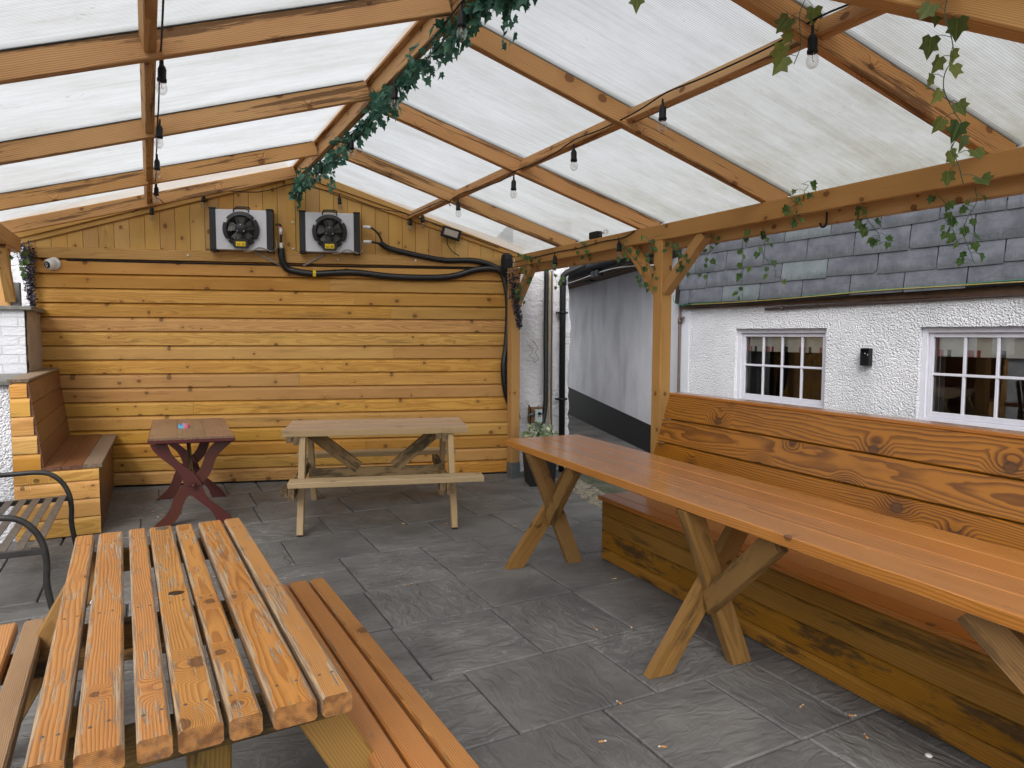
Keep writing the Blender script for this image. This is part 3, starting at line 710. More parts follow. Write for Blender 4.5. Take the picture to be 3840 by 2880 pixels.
for p, q in ((W3(-.74, topL(-.74) - .035), W3(1.757, topL(1.757) - .035)), (W3(4.10, topR(4.10) - .035), W3(1.763, topR(1.763) - .035))):
    U = (q - p); L = U.length; U.normalize(); V = WN.cross(U); V = V if V.z > 0 else -V
    mb = MB(); mb.plank(p + V * .0, U, V, WN, L, .125 if p.x > 1 else .25, .038, .003)
    mb.plank(p + V * .050 + WN * .0385, U, V, WN, L, .075, .018, .003)
    mb.build('barge_board', M['trim'], wall)
mb = MB(); mb.box((0, 0, 0), (0, 0, 0)) if False else None
mb.obox(W3(-.6, -.02, -.06), WD, WN, Z3, 4.70, .062, .05)
mb.build('plinth', M['plinth'], wall)
mb = MB(); mb.extrude([(-.62, .03), (4.06, .03), (4.06, 2.42), (1.76, 3.10), (-.62, 2.44)], W3(0, 0, -.06), WD, Z3, WN, .055)
mb.build('backing', M['dark'], wall)
mb = MB()
for s, z in [(1.765, 2.36), (1.765, 2.62), (.78, 2.27), (2.98, 2.27), (2.20, 2.262)]:
    mb.lathe([(.011, 0), (.011, .008), (.006, .012), (.0001, .012)], W3(s, z, .040 if z < 2.3 else .0325), WN, 10)
mb.build('bolts', M['whiteplastic'], wall)

# ================================================================== PERGOLA
per = thing('pergola', 'orange brown timber pergola with clear ribbed roof sheets over the whole yard', 'pergola', (1.2, 4, 0))
SR, SLL = .371, .270
def slope_axes(k):
    a = math.atan(k); return math.cos(a), math.sin(a)
cs, sn = slope_axes(SR); UR = Vector((cs, 0, -sn)); NR = Vector((sn, 0, cs))
cs, sn = slope_axes(SLL); UL = Vector((-cs, 0, -sn)); NL = Vector((-sn, 0, cs))
RH = .112; RT = .047
def roofpt(side, x, y, up=0.0):
    return Vector((x, y, 2.315 + SR * (3.33 - x))) + NR * up if side > 0 else Vector((x, y, 3.05 - SLL * (1.37 - x))) + NL * up
ridge = MB(); ridge.plank((1.335, -.3, 3.03), Y3, X3, Z3, 7.58, .05, .15, .004)
ridge.build('ridge_beam', M['roof'], per)
mb = MB(); mb.plank((1.298, -.3, 3.135), Y3, X3, Z3, 7.55, .036, .045, .003); mb.build('ridge_batten', M['roof'], per)
def rafter(side, y, yend):
    mb = MB()
    p = roofpt(side, 1.387 if side > 0 else 1.333, y); q = roofpt(side, 3.47 if side > 0 else -1.12, yend)
    mb.bar(p, q, RT, RH, NR if side > 0 else NL, .004, cw=0.0)
    return mb.build('rafter', M['roof'], per)
RY = [(-.35, -.7), (.90, .55), (2.165, 1.807), (3.387, 3.07), (4.716, 4.274), (6.01, 5.457)]
LY = [(-.6, -.1), (.70, 1.20), (1.93, 2.45), (3.195, 3.751), (4.565, 5.103), (6.163, 6.459), (7.131, 7.632)]
for a, b in RY: rafter(1, a, b)
for a, b in LY: rafter(-1, a, b)
# glazing bars that clamp the sheets over each rafter
for a, b in RY: mb = MB(); mb.bar(roofpt(1, 1.40, a, RH + .016), roofpt(1, 3.50, b, RH + .016), .070, .012, NR, .002); mb.build('glazing_bar', M['galv'], per)
for a, b in LY[:-1]: mb = MB(); mb.bar(roofpt(-1, 1.32, a, RH + .016), roofpt(-1, -1.15, b, RH + .016), .070, .012, NL, .002); mb.build('glazing_bar', M['galv'], per)
def sheet(side, pts, grime_dim_hi=0.0):
    """pts: (x,y) corners, ridge side first two; ribs run down the slope"""
    mb = MB(); pid = rng.random()
    n = 10; vs, gr, ed = [], [], []
    (ax, ay), (bx, by), (cx, cy), (dx, dy) = pts     # a-b along the ridge, d-c along the eave
    for k in range(n + 1):
        t = k / n
        for (x0, y0, x1, y1) in ((ax, ay, dx, dy), (bx, by, cx, cy)):
            x, y = x0 + (x1 - x0) * t, y0 + (y1 - y0) * t
            vs.append(roofpt(side, x, y, RH + .004)); gr.append((abs(x - 1.36), y - (y0 + (y1 - y0) * t) + y0, 0))
            ed.append(max(0, (t - .30)) / .7 * grime_dim_hi)  # towards the eave: grime, with the dark backdrop's dimness painted in
    mb.add(vs, [[2 * k, 2 * k + 1, 2 * k + 3, 2 * k + 2] for k in range(n)], 0, gr, pid, ed)
    return mb.build('roof_sheet', M['sheet'], per)
rr_ = [(-.9, -1.2)] + RY + [(7.32, 6.74)]
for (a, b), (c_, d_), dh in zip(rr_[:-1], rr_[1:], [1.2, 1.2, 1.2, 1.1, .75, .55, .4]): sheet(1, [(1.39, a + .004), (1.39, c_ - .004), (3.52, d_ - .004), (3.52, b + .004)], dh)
rl_ = [(-.9, -.4)] + LY + [(7.34, 8.08)]
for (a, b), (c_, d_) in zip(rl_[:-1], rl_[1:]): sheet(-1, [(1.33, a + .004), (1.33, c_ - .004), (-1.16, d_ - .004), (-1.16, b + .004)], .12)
# noggins between the rafters, in line along each slope
def yat(side, r_, x): t = (x - 1.37) / (2.10 if side > 0 else -2.49); return r_[0] + (r_[1] - r_[0]) * t
rw = RY + [(7.30, 6.72)]; lw = LY
for a, b in zip(rw[:-1], rw[1:]):
    mb = MB(); mb.bar(roofpt(1, 2.40, yat(1, a, 2.4) + .026, .030), roofpt(1, 2.40, yat(1, b, 2.4) - .026, .030), .047, .075, NR, .004, cw=0.0); mb.build('purlin', M['roof'], per)
for a, b in zip(lw[:-1], lw[1:]):
    mb = MB(); mb.bar(roofpt(-1, .05, yat(-1, a, .05) + .026, .025), roofpt(-1, .05, yat(-1, b, .05) - .026, .025), .050, .078, NL, .004, cw=0.0); mb.build('purlin', M['roof'], per)
# diagonal timber near the viewer's right
mb = MB(); mb.bar((1.95, 1.963, 2.828), (4.0, .44, 2.066), .09, .14, (0, 0, 1), .005, cw=0.0); mb.build('diagonal_beam', M['roof'], per)
# eave beams and posts
mb = MB(); mb.plank((3.325, -1.2, 2.195), Y3, X3, Z3, 7.50, .048, .115, .005); mb.build('eave_beam', M['post'], per)
mb = MB(); mb.plank((3.435, -1.2, 2.135), Y3, X3, Z3, 7.60, .048, .155, .005); mb.build('eave_beam', M['post'], per)
mb = MB(); mb.plank((-1.10, -1.2, 2.232), Y3, X3, Z3, 8.85, .10, .135, .005); mb.build('eave_beam', M['post'], per)
for x, y, z0, z1 in ((3.375, 4.06, 0, 2.194), (3.375, 6.42, .06, 2.194), (3.375, .3, 0, 2.194), (-1.10, 7.42, 1.735, 2.231)):
    mb = MB(); h = .05
    mb.plank((x - h, y - h, z0), Z3, X3, Y3, z1 - z0, .1, .1, .006); mb.build('post', M['post'], per)
mb = MB(); mb.box((3.322, 6.367, 0), (3.428, 6.473, .17), c=.003); mb.build('post_shoe', M['galv'], per)
mb = MB(); mb.box((-1.13, 7.40, 1.735), (-.99, 7.5, 1.95), c=.002); mb.build('post_shoe', M['galv'], per)
for p, q in (((3.375, 4.10, 1.83), (3.375, 4.44, 2.19)), ((3.375, 4.02, 1.83), (3.375, 3.62, 2.19)), ((3.375, 6.38, 1.80), (3.375, 6.02, 2.19)), ((-1.05, 7.36, 1.80), (-1.05, 7.0, 2.225))):
    mb = MB(); mb.bar(p, q, .075, .075, (0, 0, 1), .004); mb.build('brace', M['post'], per)

# ================================================================== WHITEWASHED WALL END, PIPES
mb = MB()
a = W3(4.06, 0, -.10); PD = Vector((.32, .948, 0)).normalized()
cols, rowsN = 14, 40; vs, fs = [], []
for j in range(rowsN + 1):
    z = 2.75 * j / rowsN
    for i in range(cols + 1):
        t = i / cols; s = 4.04 + .64 * t
        dd = -.10 + .016 * math.sin(7 * z + 9 * t) + rng.uniform(-.008, .008) - (.03 if i == cols else 0)
        e = (rng.uniform(-.012, .012) + .012 * math.sin(5.3 * z)) if i == cols else 0
        vs.append(W3(s + e, z, dd))
for j in range(rowsN):
    for i in range(cols):
        q = j * (cols + 1) + i; fs.append([q, q + 1, q + cols + 2, q + cols + 1])
mb.add(vs, fs, smooth=True)
b0 = len(mb.v)
edge = [vs[j * (cols + 1) + cols] for j in range(rowsN + 1)]
mb.add(edge + [e + PD * 5 for e in edge], [[j, rowsN + 1 + j, rowsN + 2 + j, j + 1] for j in range(rowsN)], smooth=True)
mb.add([vs[rowsN * (cols + 1)], edge[-1], edge[-1] + PD * 5, vs[rowsN * (cols + 1)] + PD * 5], [[0, 1, 2, 3]])
tag(mb.build('whitewashed_wall', M['limewash'], loc=W3(4.4, 0)), 'rough whitewashed stone wall end carrying the black downpipe', 'wall')
dp = thing('downpipe', 'black plastic downpipe with a cranked top on the whitewashed wall', 'downpipe', W3(4.578, 0, -.03))
mb = MB(); pp = [W3(4.578, 0, -.03), W3(4.578, 2.10, -.03), W3(4.583, 2.15, -.028), W3(4.62, 2.185, -.02), W3(4.74, 2.235, .0), W3(4.80, 2.262, 0), W3(4.82, 2.32, 0)]
mb.tube(pp, .034, 14); mb.build('pipe', M['black'], dp)
for z in (.80, 1.75): mb = MB(); mb.lathe([(.040, -.014), (.040, .014)], W3(4.578, z, -.03), (0, 0, 1), 14); mb.obox(W3(4.51, z - .01, -.075), WD, WN, Z3, .13, .045, .02); mb.build('pipe_clip', M['black'], dp)
mb = MB(); mb.lathe([(.041, -.03), (.041, .03)], W3(4.578, 2.08, -.03), (0, 0, 1), 14); mb.build('pipe_socket', M['black'], dp)
mb = MB(); mb.tube(smoothpath([W3(4.395, 2.25, -.04), W3(4.392, 1.5, -.035), W3(4.394, .9, -.035), W3(4.385, .68, -.035), W3(4.355, .52, -.03), W3(4.31, .40, -.03), W3(4.27, .2, -.03), W3(4.26, 0, -.03)]), .026, 10)
tag(mb.build('insulated_pipe', M['hose'], loc=W3(4.39, 0)), 'black taped pipe running down the whitewashed wall beside the switch', 'pipe')
for k, (s, m, nm, lb) in enumerate([(4.424, 'yellowcable', 'cable', 'thin yellowish cable looping down the whitewashed wall'), (4.437, 'greyconduit', 'cable', 'grey cable clipped straight down the whitewashed wall'), (4.458, 'brownpipe', 'pipe', 'narrow maroon pipe next to the cables on the whitewashed wall')]):
    mb = MB(); mb.tube(smoothpath([W3(s + (.02 if k == 0 else 0), 2.2, -.045), W3(s + (.006 if k == 0 else 0), 1.6, -.04), W3(s - (.012 if k == 0 else 0), 1.1, -.04), W3(s + (.004 if k == 0 else 0), .7, -.04), W3(s + .01, .3, -.04), W3(s + .01, 0, -.04)]), .006 if k < 2 else .011, 7)
    tag(mb.build(nm, M[m], loc=W3(s, 0)), lb, 'cable' if k < 2 else 'pipe')
sw = thing('isolator_switch', 'grey weatherproof switch with a black rotary knob on a small board', 'switch', W3(4.30, .62, -.07))
mb = MB(); mb.obox(W3(4.205, .54, -.09), WD, WN, Z3, .155, .03, .175, c=.003); mb.build('backboard', M['leg'], sw)
mb = MB(); mb.obox(W3(4.272, .548, -.06), WD, Z3, WN, .078, .142, .055, c=.008); mb.build('box', M['switchgrey'], sw)
mb = MB(); mb.lathe([(.017, 0), (.017, .016), (.0001, .018)], W3(4.317, .648, -.004), WN, 14); mb.obox(W3(4.312, .640, .010), WD, Z3, WN, .034, .014, .012, c=.003); mb.build('knob', M['black'], sw)
mb = MB(); mb.obox(W3(4.297, .612, -.0045), WD, Z3, WN, .036, .010, .002); mb.build('red_label', M['redmark'], sw)
mb = MB(); mb.tube([W3(4.312, .69, -.035), W3(4.312, .735, -.035)], .010, 8); mb.build('gland', M['galv'], sw); mb = MB(); mb.tube([W3(4.272, .64, -.035), W3(4.235, .64, -.035), W3(4.20, .62, -.035)], .011, 8); mb.build('gland', M['galv'], sw)
mb = MB(); mb.tube(smoothpath([W3(4.20, .74, -.04), W3(4.222, .70, -.035), W3(4.224, .60, -.035), W3(4.212, .45, -.035), W3(4.2, .3, -.04)]), .008, 7); mb.build('lead', M['black'], sw)
mb = MB(); mb.tube(smoothpath([W3(4.31, .54, -.04), W3(4.315, .48, -.03), W3(4.305, .42, -.035), W3(4.30, .36, -.035)]), .014, 8); mb.build('outlet', M['leadgrey'], sw)
mb = MB(); z_ = -.035
mb.tube([W3(4.19, 1.40, z_), W3(4.245, 1.36, z_), W3(4.24, 1.305, z_), W3(4.20, 1.285, z_), W3(4.262, 1.245, z_), W3(4.262, 1.20, z_), W3(4.315, 1.245, z_), W3(4.275, 1.315, z_), W3(4.305, 1.36, z_), W3(4.27, 1.42, z_), W3(4.25, 1.44, z_)], .0028, 5)
tag(mb.build('wire_ornament', M['wire'], loc=W3(4.25, 1.3)), 'bent wire star outline hanging on the whitewashed wall', 'ornament')

# planter behind the table end
pl = thing('planter', 'tall black square planter with variegated leaves standing by the far post', 'planter', (3.42, 6.06, 0))
mb = MB(); c0 = Vector((3.47, 6.03, 0))
def frust(mb, c, b, t, h, mi=0):
    ax, ay = WD, -WN
    vs = [c + ax * x * b + ay * y * b for x, y in ((-1, -1), (1, -1), (1, 1), (-1, 1))] + [c + ax * x * t + ay * y * t + Z3 * h for x, y in ((-1, -1), (1, -1), (1, 1), (-1, 1))]
    vs += [c + ax * x * t * .9 + ay * y * t * .9 + Z3 * h for x, y in ((-1, -1), (1, -1), (1, 1), (-1, 1))] + [c + ax * x * t * .88 + ay * y * t * .88 + Z3 * (h - .05) for x, y in ((-1, -1), (1, -1), (1, 1), (-1, 1))]
    fs = [[3, 2, 1, 0], [12, 13, 14, 15]]
    for k in (0, 4, 8): fs += [[k + i, k + (i + 1) % 4, k + 4 + (i + 1) % 4, k + 4 + i] for i in range(4)]
    mb.add(vs, fs, mi)
frust(mb, c0, .125, .16, .46); mb.build('pot', M['pot'], pl)
mb = MB()
for i in range(330):
    an = rng.uniform(0, 6.28); rr = .19 * math.sqrt(rng.random()); p = c0 + WD * rr * math.cos(an) + WN * rr * math.sin(an) + Z3 * (.44 + rng.random() * .26 * (1 - rr / .26))
    if rng.random() < .10: p = c0 + WN * .16 + WD * rng.uniform(-.1, .16) + Z3 * rng.uniform(.30, .48)
    t = Vector((rng.uniform(-1, 1), rng.uniform(-1, 1), rng.uniform(-.4, .8))); n = Vector((rng.uniform(-1, 1), rng.uniform(-1, 1), rng.uniform(.2, 1)))
    sd = t.cross(n); mb.leaf(p, t, sd, n, rng.uniform(.022, .045))
mb.build('foliage', M['varieg'], pl)
mb = MB()
for i in range(26):
    an = rng.uniform(0, 6.28); rr = rng.uniform(.02, .15)
    mb.tube([c0 + Z3 * .41, c0 + WD * rr * math.cos(an) * .6 + WN * rr * math.sin(an) * .6 + Z3 * .5, c0 + WD * rr * math.cos(an) + WN * rr * math.sin(an) + Z3 * rng.uniform(.5, .66)], .003, 4)
mb.build('stems', M['stem'], pl)

# ================================================================== HOUSE ON THE RIGHT
XH = 5.40
house = thing('cottage', 'white pebbledashed cottage with slate roof and two small paned windows', 'house', (XH, 3, 0))
wins = [(4.229, 5.323), (2.284, 3.378), (-.2, .9)]; WZ0, WZ1 = .82, 1.575
CY = 6.17
mb = MB(); ys = [6.02]
def wq(y0, y1, z0, z1): mb.add([(XH, y1, z0), (XH, y0, z0), (XH, y0, z1), (XH, y1, z1)], [[3, 2, 1, 0][::-1]])
prev = 6.02
for y0, y1 in wins:
    wq(y1, prev, 0, 2.0); wq(y0, y1, 0, WZ0); wq(y0, y1, WZ1, 2.0); prev = y0
wq(-4, prev, 0, 2.0)
for y0, y1 in wins:     # reveals
    d = .085
    mb.add([(XH, y1, WZ0), (XH + d, y1, WZ0), (XH + d, y1, WZ1), (XH, y1, WZ1)], [[0, 1, 2, 3]])
    mb.add([(XH, y0, WZ0), (XH + d, y0, WZ0), (XH + d, y0, WZ1), (XH, y0, WZ1)], [[3, 2, 1, 0]])
    mb.add([(XH, y0, WZ1), (XH + d, y0, WZ1), (XH + d, y1, WZ1), (XH, y1, WZ1)], [[0, 1, 2, 3]])
    mb.add([(XH, y0, WZ0), (XH + d, y0, WZ0), (XH + d, y1, WZ0), (XH, y1, WZ0)], [[3, 2, 1, 0]])
mb.build('front_wall', M['dash'], house)
mb = MB(); mb.add([(XH - .006, CY, 0), (XH - .006, 6.02, 0), (XH - .006, 6.02, 1.95), (XH - .006, CY, 1.95)], [[0, 1, 2, 3]]); mb.add([(XH - .006, 6.02, 0), (XH + .02, 6.02, 0), (XH + .02, 6.02, 1.95), (XH - .006, 6.02, 1.95)], [[0, 1, 2, 3]])
mb.build('corner_band', M['smoothwhite'], house)
PN = Vector((-.948, .32, 0)).normalized(); c0 = Vector((XH - .006, CY, 0))
mb = MB(); L = 12.0; n = 24; vs = []
for i in range(n + 1):
    t = L * i / n; p = c0 + PD * t
    vs += [p + Z3 * (.27 + .034 * t), p + Z3 * (2.40 + .02 * t)]
mb.add(vs, [[2 * i, 2 * i + 2, 2 * i + 3, 2 * i + 1] for i in range(n)])
mb.build('side_wall', M['passagewall'], house)
mb = MB(); vs = []
for i in range(n + 1):
    t = L * i / n; p = c0 + PD * t + PN * .004
    vs += [p - Z3 * .02, p + Z3 * (.325 + .036 * t)]
mb.add(vs, [[2 * i, 2 * i + 2, 2 * i + 3, 2 * i + 1] for i in range(n)])
mb.build('black_plinth', M['blackband'], house)
# soffit, gutter and added sky-blocking boards along the passage
mb = MB()
for k in range(5):
    o = c0 + PD * .25 + PN * (.02 + .085 * k) + Z3 * (2.37 + .012 * k); mb.obox(o, PD, PN, Z3, 9, .082, .018)
mb.build('soffit', M['soffit'], house)
mb = MB(); mb.tube([c0 + PD * -.15 + PN * .50 + Z3 * 2.44, c0 + PD * 9 + PN * .50 + Z3 * 2.52], .058, 12)
for t0, t1, hh in ((-.3, 1.8, .215), (1.8, 4.0, .36), (4.0, 6.5, .62), (6.5, 11, .95)): mb.obox(c0 + PD * t0 + PN * .43 + Z3 * 2.40, PD, PN, Z3, t1 - t0 - .002, .02, hh)  # fascia boards, stepped up only to block the bright sky gap
mb.build('gutter', M['black'], house)
mb = MB(); mb.obox(c0 + PD * .05 + PN * .425 + Z3 * 2.50, PD, -PN, Z3, 9, 2.5, .03); mb.build('side_roof', M['copingslate'], house)
# front slates
mb = MB(); TH = R(86); RU = Vector((math.cos(TH), 0, math.sin(TH))); RN = Vector((-math.sin(TH), 0, math.cos(TH))); E0 = Vector((5.325, 0, 1.868))
joints = [[6.1, 5.94, 5.44, 4.94, 4.44, 3.95, 3.47, 2.99], [6.12, 5.68, 5.18, 4.69, 4.19, 3.71, 3.22, 2.75], [6.12, 5.88, 5.42, 4.92, 4.42, 3.94, 3.45, 2.97], [6.12, 5.66, 5.17, 4.68, 4.18, 3.71, 3.23]]
lv = [-.012, .148, .318, .520, .70]
for k in range(4):
    js = joints[k][:]
    while js[-1] > -3: js.append(js[-1] - rng.uniform(.4, .58))
    for a, b in zip(js[:-1], js[1:]):
        h = lv[k + 1] - lv[k] + .07; g_ = .005; a2, b2 = a - g_, b + g_; wv = a2 - b2
        lift = .004 + rng.uniform(0, .002)
        o = E0 + RU * (lv[k] + rng.uniform(-.006, .006)); c = rng.choice([0, 0, 0, .012, .022]); c2 = rng.choice([0, 0, .008, .02])
        pts = [(b2 + c, 0), (a2 - c2, rng.uniform(-.006, .006)), (a2, c2 + .001), (a2, h), (b2, h), (b2, c + .001)]
        vs, gr = [], []; u0 = rng.random() * 5
        for th in (0, .006):
            for y, t in pts:
                vs.append(o + Y3 * y + RU * t + RN * (lift * (1 - t / h) * 2.2 + th)); gr.append((u0 + y, t, 0))
        fs = [[6, 7, 8, 9, 10, 11][::-1], [0, 1, 2, 3, 4, 5]] + [[i, 6 + i, 6 + (i + 1) % 6, (i + 1) % 6] for i in range(6)]
        mb.add(vs, fs, 0, gr)
mb.build('slates', M['slate'], house)
mb = MB(); mb.add([E0 + Y3 * 6.2 - RN * .012, E0 - Y3 * 4 - RN * .012, E0 - Y3 * 4 + RU * .72 - RN * .012, E0 + Y3 * 6.2 + RU * .72 - RN * .012], [[0, 1, 2, 3]])
mb.add([E0 + Y3 * 6.2 + RU * .72, E0 - Y3 * 4 + RU * .72, E0 - Y3 * 4 + RU * .72 + X3 * 3 + Z3 * .1, E0 + Y3 * 6.2 + RU * .72 + X3 * 3 + Z3 * .1], [[0, 1, 2, 3]])
mb.add([(5.33, 6.18, 1.862), (5.33, -4, 1.862), (5.42, -4, 1.90), (5.42, 6.18, 1.90)], [[0, 1, 2, 3]])
mb.build('roof_deck', M['dark'], house)
mb = MB()
y = 6.2
while y > -3.5: L_ = rng.uniform(.4, .55); mb.obox(E0 + Y3 * y + RU * .70 + RN * .03, -Y3, X3, Z3, L_ - .006, .3, .016, c=.003); y -= L_
mb.build('verge_slates', M['copingslate'], house)
mb = MB(); mb.add([(5.36, 6.15, 1.80), (5.36, 6.0, 1.76), (5.395, 6.0, 1.70), (5.395, 6.15, 1.7)], [[0, 1, 2, 3]]) if False else None
mb.obox(Vector((5.365, 6.1, 1.80)), -Y3, X3, Z3, 10, .04, .055); mb.build('eave_fillet', M['soffit'], house)
# windows
for wi, (y0, y1) in enumerate(wins):
    fx = XH + .035
    mb = MB()
    def fr(ya, yb, za, zb, x0, x1): mb.box((x0, ya, za), (x1, yb, zb), c=.003)
    t = .045
    fr(y0, y0 + t, WZ0, WZ1, fx, fx + .06); fr(y1 - t, y1, WZ0, WZ1, fx, fx + .06); fr(y0 + t, y1 - t, WZ1 - t, WZ1, fx + .001, fx + .06); fr(y0 + t, y1 - t, WZ0, WZ0 + t, fx + .001, fx + .06)
    win = mb.build('window', M['white'], house)
    mb = MB(); sx = fx + .022; a, b, c_, d_ = y0 + t + .002, y1 - t - .002, WZ0 + t + .002, WZ1 - t - .002; st = .034
    mb.box((sx, a, c_), (sx + .035, a + st, d_), c=.002); mb.box((sx, b - st, c_), (sx + .035, b, d_), c=.002)
    mb.box((sx + .001, a + st, d_ - st), (sx + .035, b - st, d_), c=.002); mb.box((sx + .001, a + st, c_), (sx + .035, b - st, c_ + .042), c=.002)
    ia, ib, ic, idd = a + st, b - st, c_ + .042, d_ - st; zm = (ic + idd) / 2 + .004
    mb.box((sx + .003, ia, zm - .010), (sx + .033, ib, zm + .010), c=.002)
    for k in (1, 2, 3):
        yy = ia + (ib - ia) * k / 4; mb.box((sx + .005, yy - .010, ic), (sx + .031, yy + .010, idd), c=.002)
    mb.build('sash', M['white'], win)
    mb = MB(); mb.add([(sx + .02, ib, ic), (sx + .02, ia, ic), (sx + .02, ia, idd), (sx + .02, ib, idd)], [[0, 1, 2, 3]]); mb.build('pane', M['glass'], win)
    mb = MB(); bx = sx + .06; zt, zb = WZ1 - .03, 1.345; y = y1 - .06
    mb.box((bx, y0 + .0, zb + .052), (bx + .012, y - .03, zt), 0); 
    seq = [(1, .065), (0, .03), (3, .03), (0, .10), (2, .07), (0, .02), (4, .025), (0, .12), (3, .055), (0, .13), (1, .07), (0, .04), (3, .03), (0, .09), (2, .06), (0, .03), (4, .025), (0, .10)]
    for mi, wd_ in seq:
        if y - wd_ < y0: break
        mb.box((bx - .002, y - wd_, zb), (bx + .014, y, zb + .052), mi); y -= wd_
    mb.box((bx - .001, y1 - .09, zb + .052), (bx + .012, y1 - .06, zt), 1)
    mb.build('blind', [M['mouldtop'], M['blindpink'], M['blindpink'], M['blindgrey'], M['blindred']], win)
    mb = MB()
    for q in (.085, .115): mb.tube([(bx - .02, y1 - q, zt), (bx - .02, y1 - q, WZ0 + .03)], .0022, 5)
    mb.build('cord', M['cord'], win)
mb = MB()       # dark rooms behind the glass
for y0, y1 in wins:
    a, b, x0, x1 = y0 - .02, y1 + .02, XH + .10, XH + 2.2
    P_ = [(x0, a - .3, .5), (x1, a - .8, .2), (x1, b + .8, .2), (x0, b + .3, .5), (x0, a - .3, 1.66), (x1, a - .8, 2.1), (x1, b + .8, 2.1), (x0, b + .3, 1.66)]
    mb.add(P_, [[0, 1, 2, 3], [4, 5, 6, 7], [0, 1, 5, 4], [3, 2, 6, 7]], 0); mb.add(P_, [[1, 2, 6, 5]], 1)
    mb.add([(x0, b + .0, .84), (x0 + .35, b + .03, .84), (x0 + .35, b + .03, 1.6), (x0, b + .0, 1.6)], [[0, 1, 2, 3]], 2)
    for k in range(3): mb.box((x1 - .4, a + .1, .45 + .33 * k), (x1 - .1, b - .1, .52 + .33 * k), 1)
mb.build('room', [M['dark'], M['roomwood'], M['smoothwhite']], house)
# fittings on the cottage
lt = thing('wall_light', 'small black oblong wall light casing between the two cottage windows', 'wall light', (XH, 3.81, 1.33))
mb = MB(); mb.box((XH - .05, 3.772, 1.252), (XH + .0, 3.778, 1.40)); mb.box((XH - .05, 3.846, 1.252), (XH, 3.852, 1.40)); mb.box((XH - .05, 3.778, 1.394), (XH, 3.846, 1.40)); mb.box((XH - .05, 3.778, 1.252), (XH, 3.846, 1.258)); mb.box((XH - .018, 3.778, 1.258), (XH - .012, 3.846, 1.394))
mb.build('casing', M['black'], lt)
mb = MB(); mb.lathe([(.008, 0), (.008, .006), (.0001, .007)], (XH - .018, 3.80, 1.345), (-1, 0, 0), 10); mb.lathe([(.005, 0), (.005, .006), (.0001, .007)], (XH - .018, 3.83, 1.356), (-1, 0, 0), 10)
mb.build('screw_holes', M['whiteplastic'], lt)
mb = MB(); mb.tube([(XH - .03, 6.145, 1.95), (XH - .035, 6.143, 1.6), (XH - .03, 6.146, 1.0), (XH - .03, 6.146, 0)], .016, 8); mb.lathe([(.024, -.03), (.024, .03)], (XH - .033, 6.144, 1.67), (0, 0, 1), 10); mb.tube([(XH - .03, 6.143, 1.70), (XH - .05, 6.06, 1.705)], .016, 8)
tag(mb.build('waste_pipe', M['brownpipe'], loc=(XH, 6.145, 0)), 'slim dark waste pipe down the cottage corner', 'pipe')
mb = MB(); mb.tube([(XH - .02, 4.92, 1.765), (XH - .02, 2.6, 1.795), (XH - .02, -1, 1.83)], .013, 8); mb.lathe([(.018, -.02), (.018, .02)], (XH - .02, 4.72, 1.768), (0, 1, 0), 8)
tag(mb.build('conduit_pipe', M['brownpipe'], loc=(XH, 3, 1.78)), 'brown conduit along the cottage wall just below the slates', 'pipe')
for k, (m, dz, lb) in enumerate([('yellowcable', 0, 'yellow cable clipped along under the slate eaves'), ('greencable', .012, 'green cable looping round the eave corner of the cottage'), ('black', -.012, 'black cable slung under the slate eaves')]):
    pts = [(5.31, 6.2, 1.95 + dz)] if k == 1 else []
    if k == 1: pts += [(5.30, 6.16, 1.88), (5.30, 6.02, 1.835)]
    y = 5.9
    while y > -2:
        pts.append((5.305 + .006 * k, y, 1.838 + dz + (.010 if k == 0 else 0) * math.sin(y * 2.2) + .004 * rng.uniform(-1, 1) + (6 - y) * .012)); y -= .55
    mb = MB(); mb.tube(smoothpath(pts, 4), (.004, .0035, .010)[k], 6)
    tag(mb.build('cable', M[m], loc=(5.3, 4, 1.84)), lb, 'cable')
# floodlights under the passage eave
for (p, lb) in ((c0 + PD * 1.55 + PN * .46 + Z3 * 2.30, 'twin black floodlight under the passage gutter'), (c0 + PD * 3.2 + PN * .12 + Z3 * 2.36, 'black bulkhead lamp where the passage wall meets the soffit')):
    fl = thing('security_light', lb, 'light', p)
    mb = MB(); mb.obox(p, PD, PN, Z3, .16, .08, .09, c=.006); mb.obox(p + PD * .2, PD, PN, Z3, .14, .08, .09, c=.006); mb.build('housing', M['black'], fl)
    mb = MB(); mb.obox(p + PD * .05 + Z3 * .09 + PN * .03, PD, PN, Z3, .2, .02, .06); mb.build('bracket', M['black'], fl)
mb = MB(); mb.tube(smoothpath([c0 + PD * 5 + PN * .5 + Z3 * 2.36, c0 + PD * 3 + PN * .5 + Z3 * 2.34, c0 + PD * 1 + PN * .5 + Z3 * 2.35, c0 + PN * .3 + Z3 * 2.3]), .007, 6)
tag(mb.build('cable', M['cord'], loc=c0 + Z3 * 2.3), 'pale cable strung below the passage gutter', 'cable')

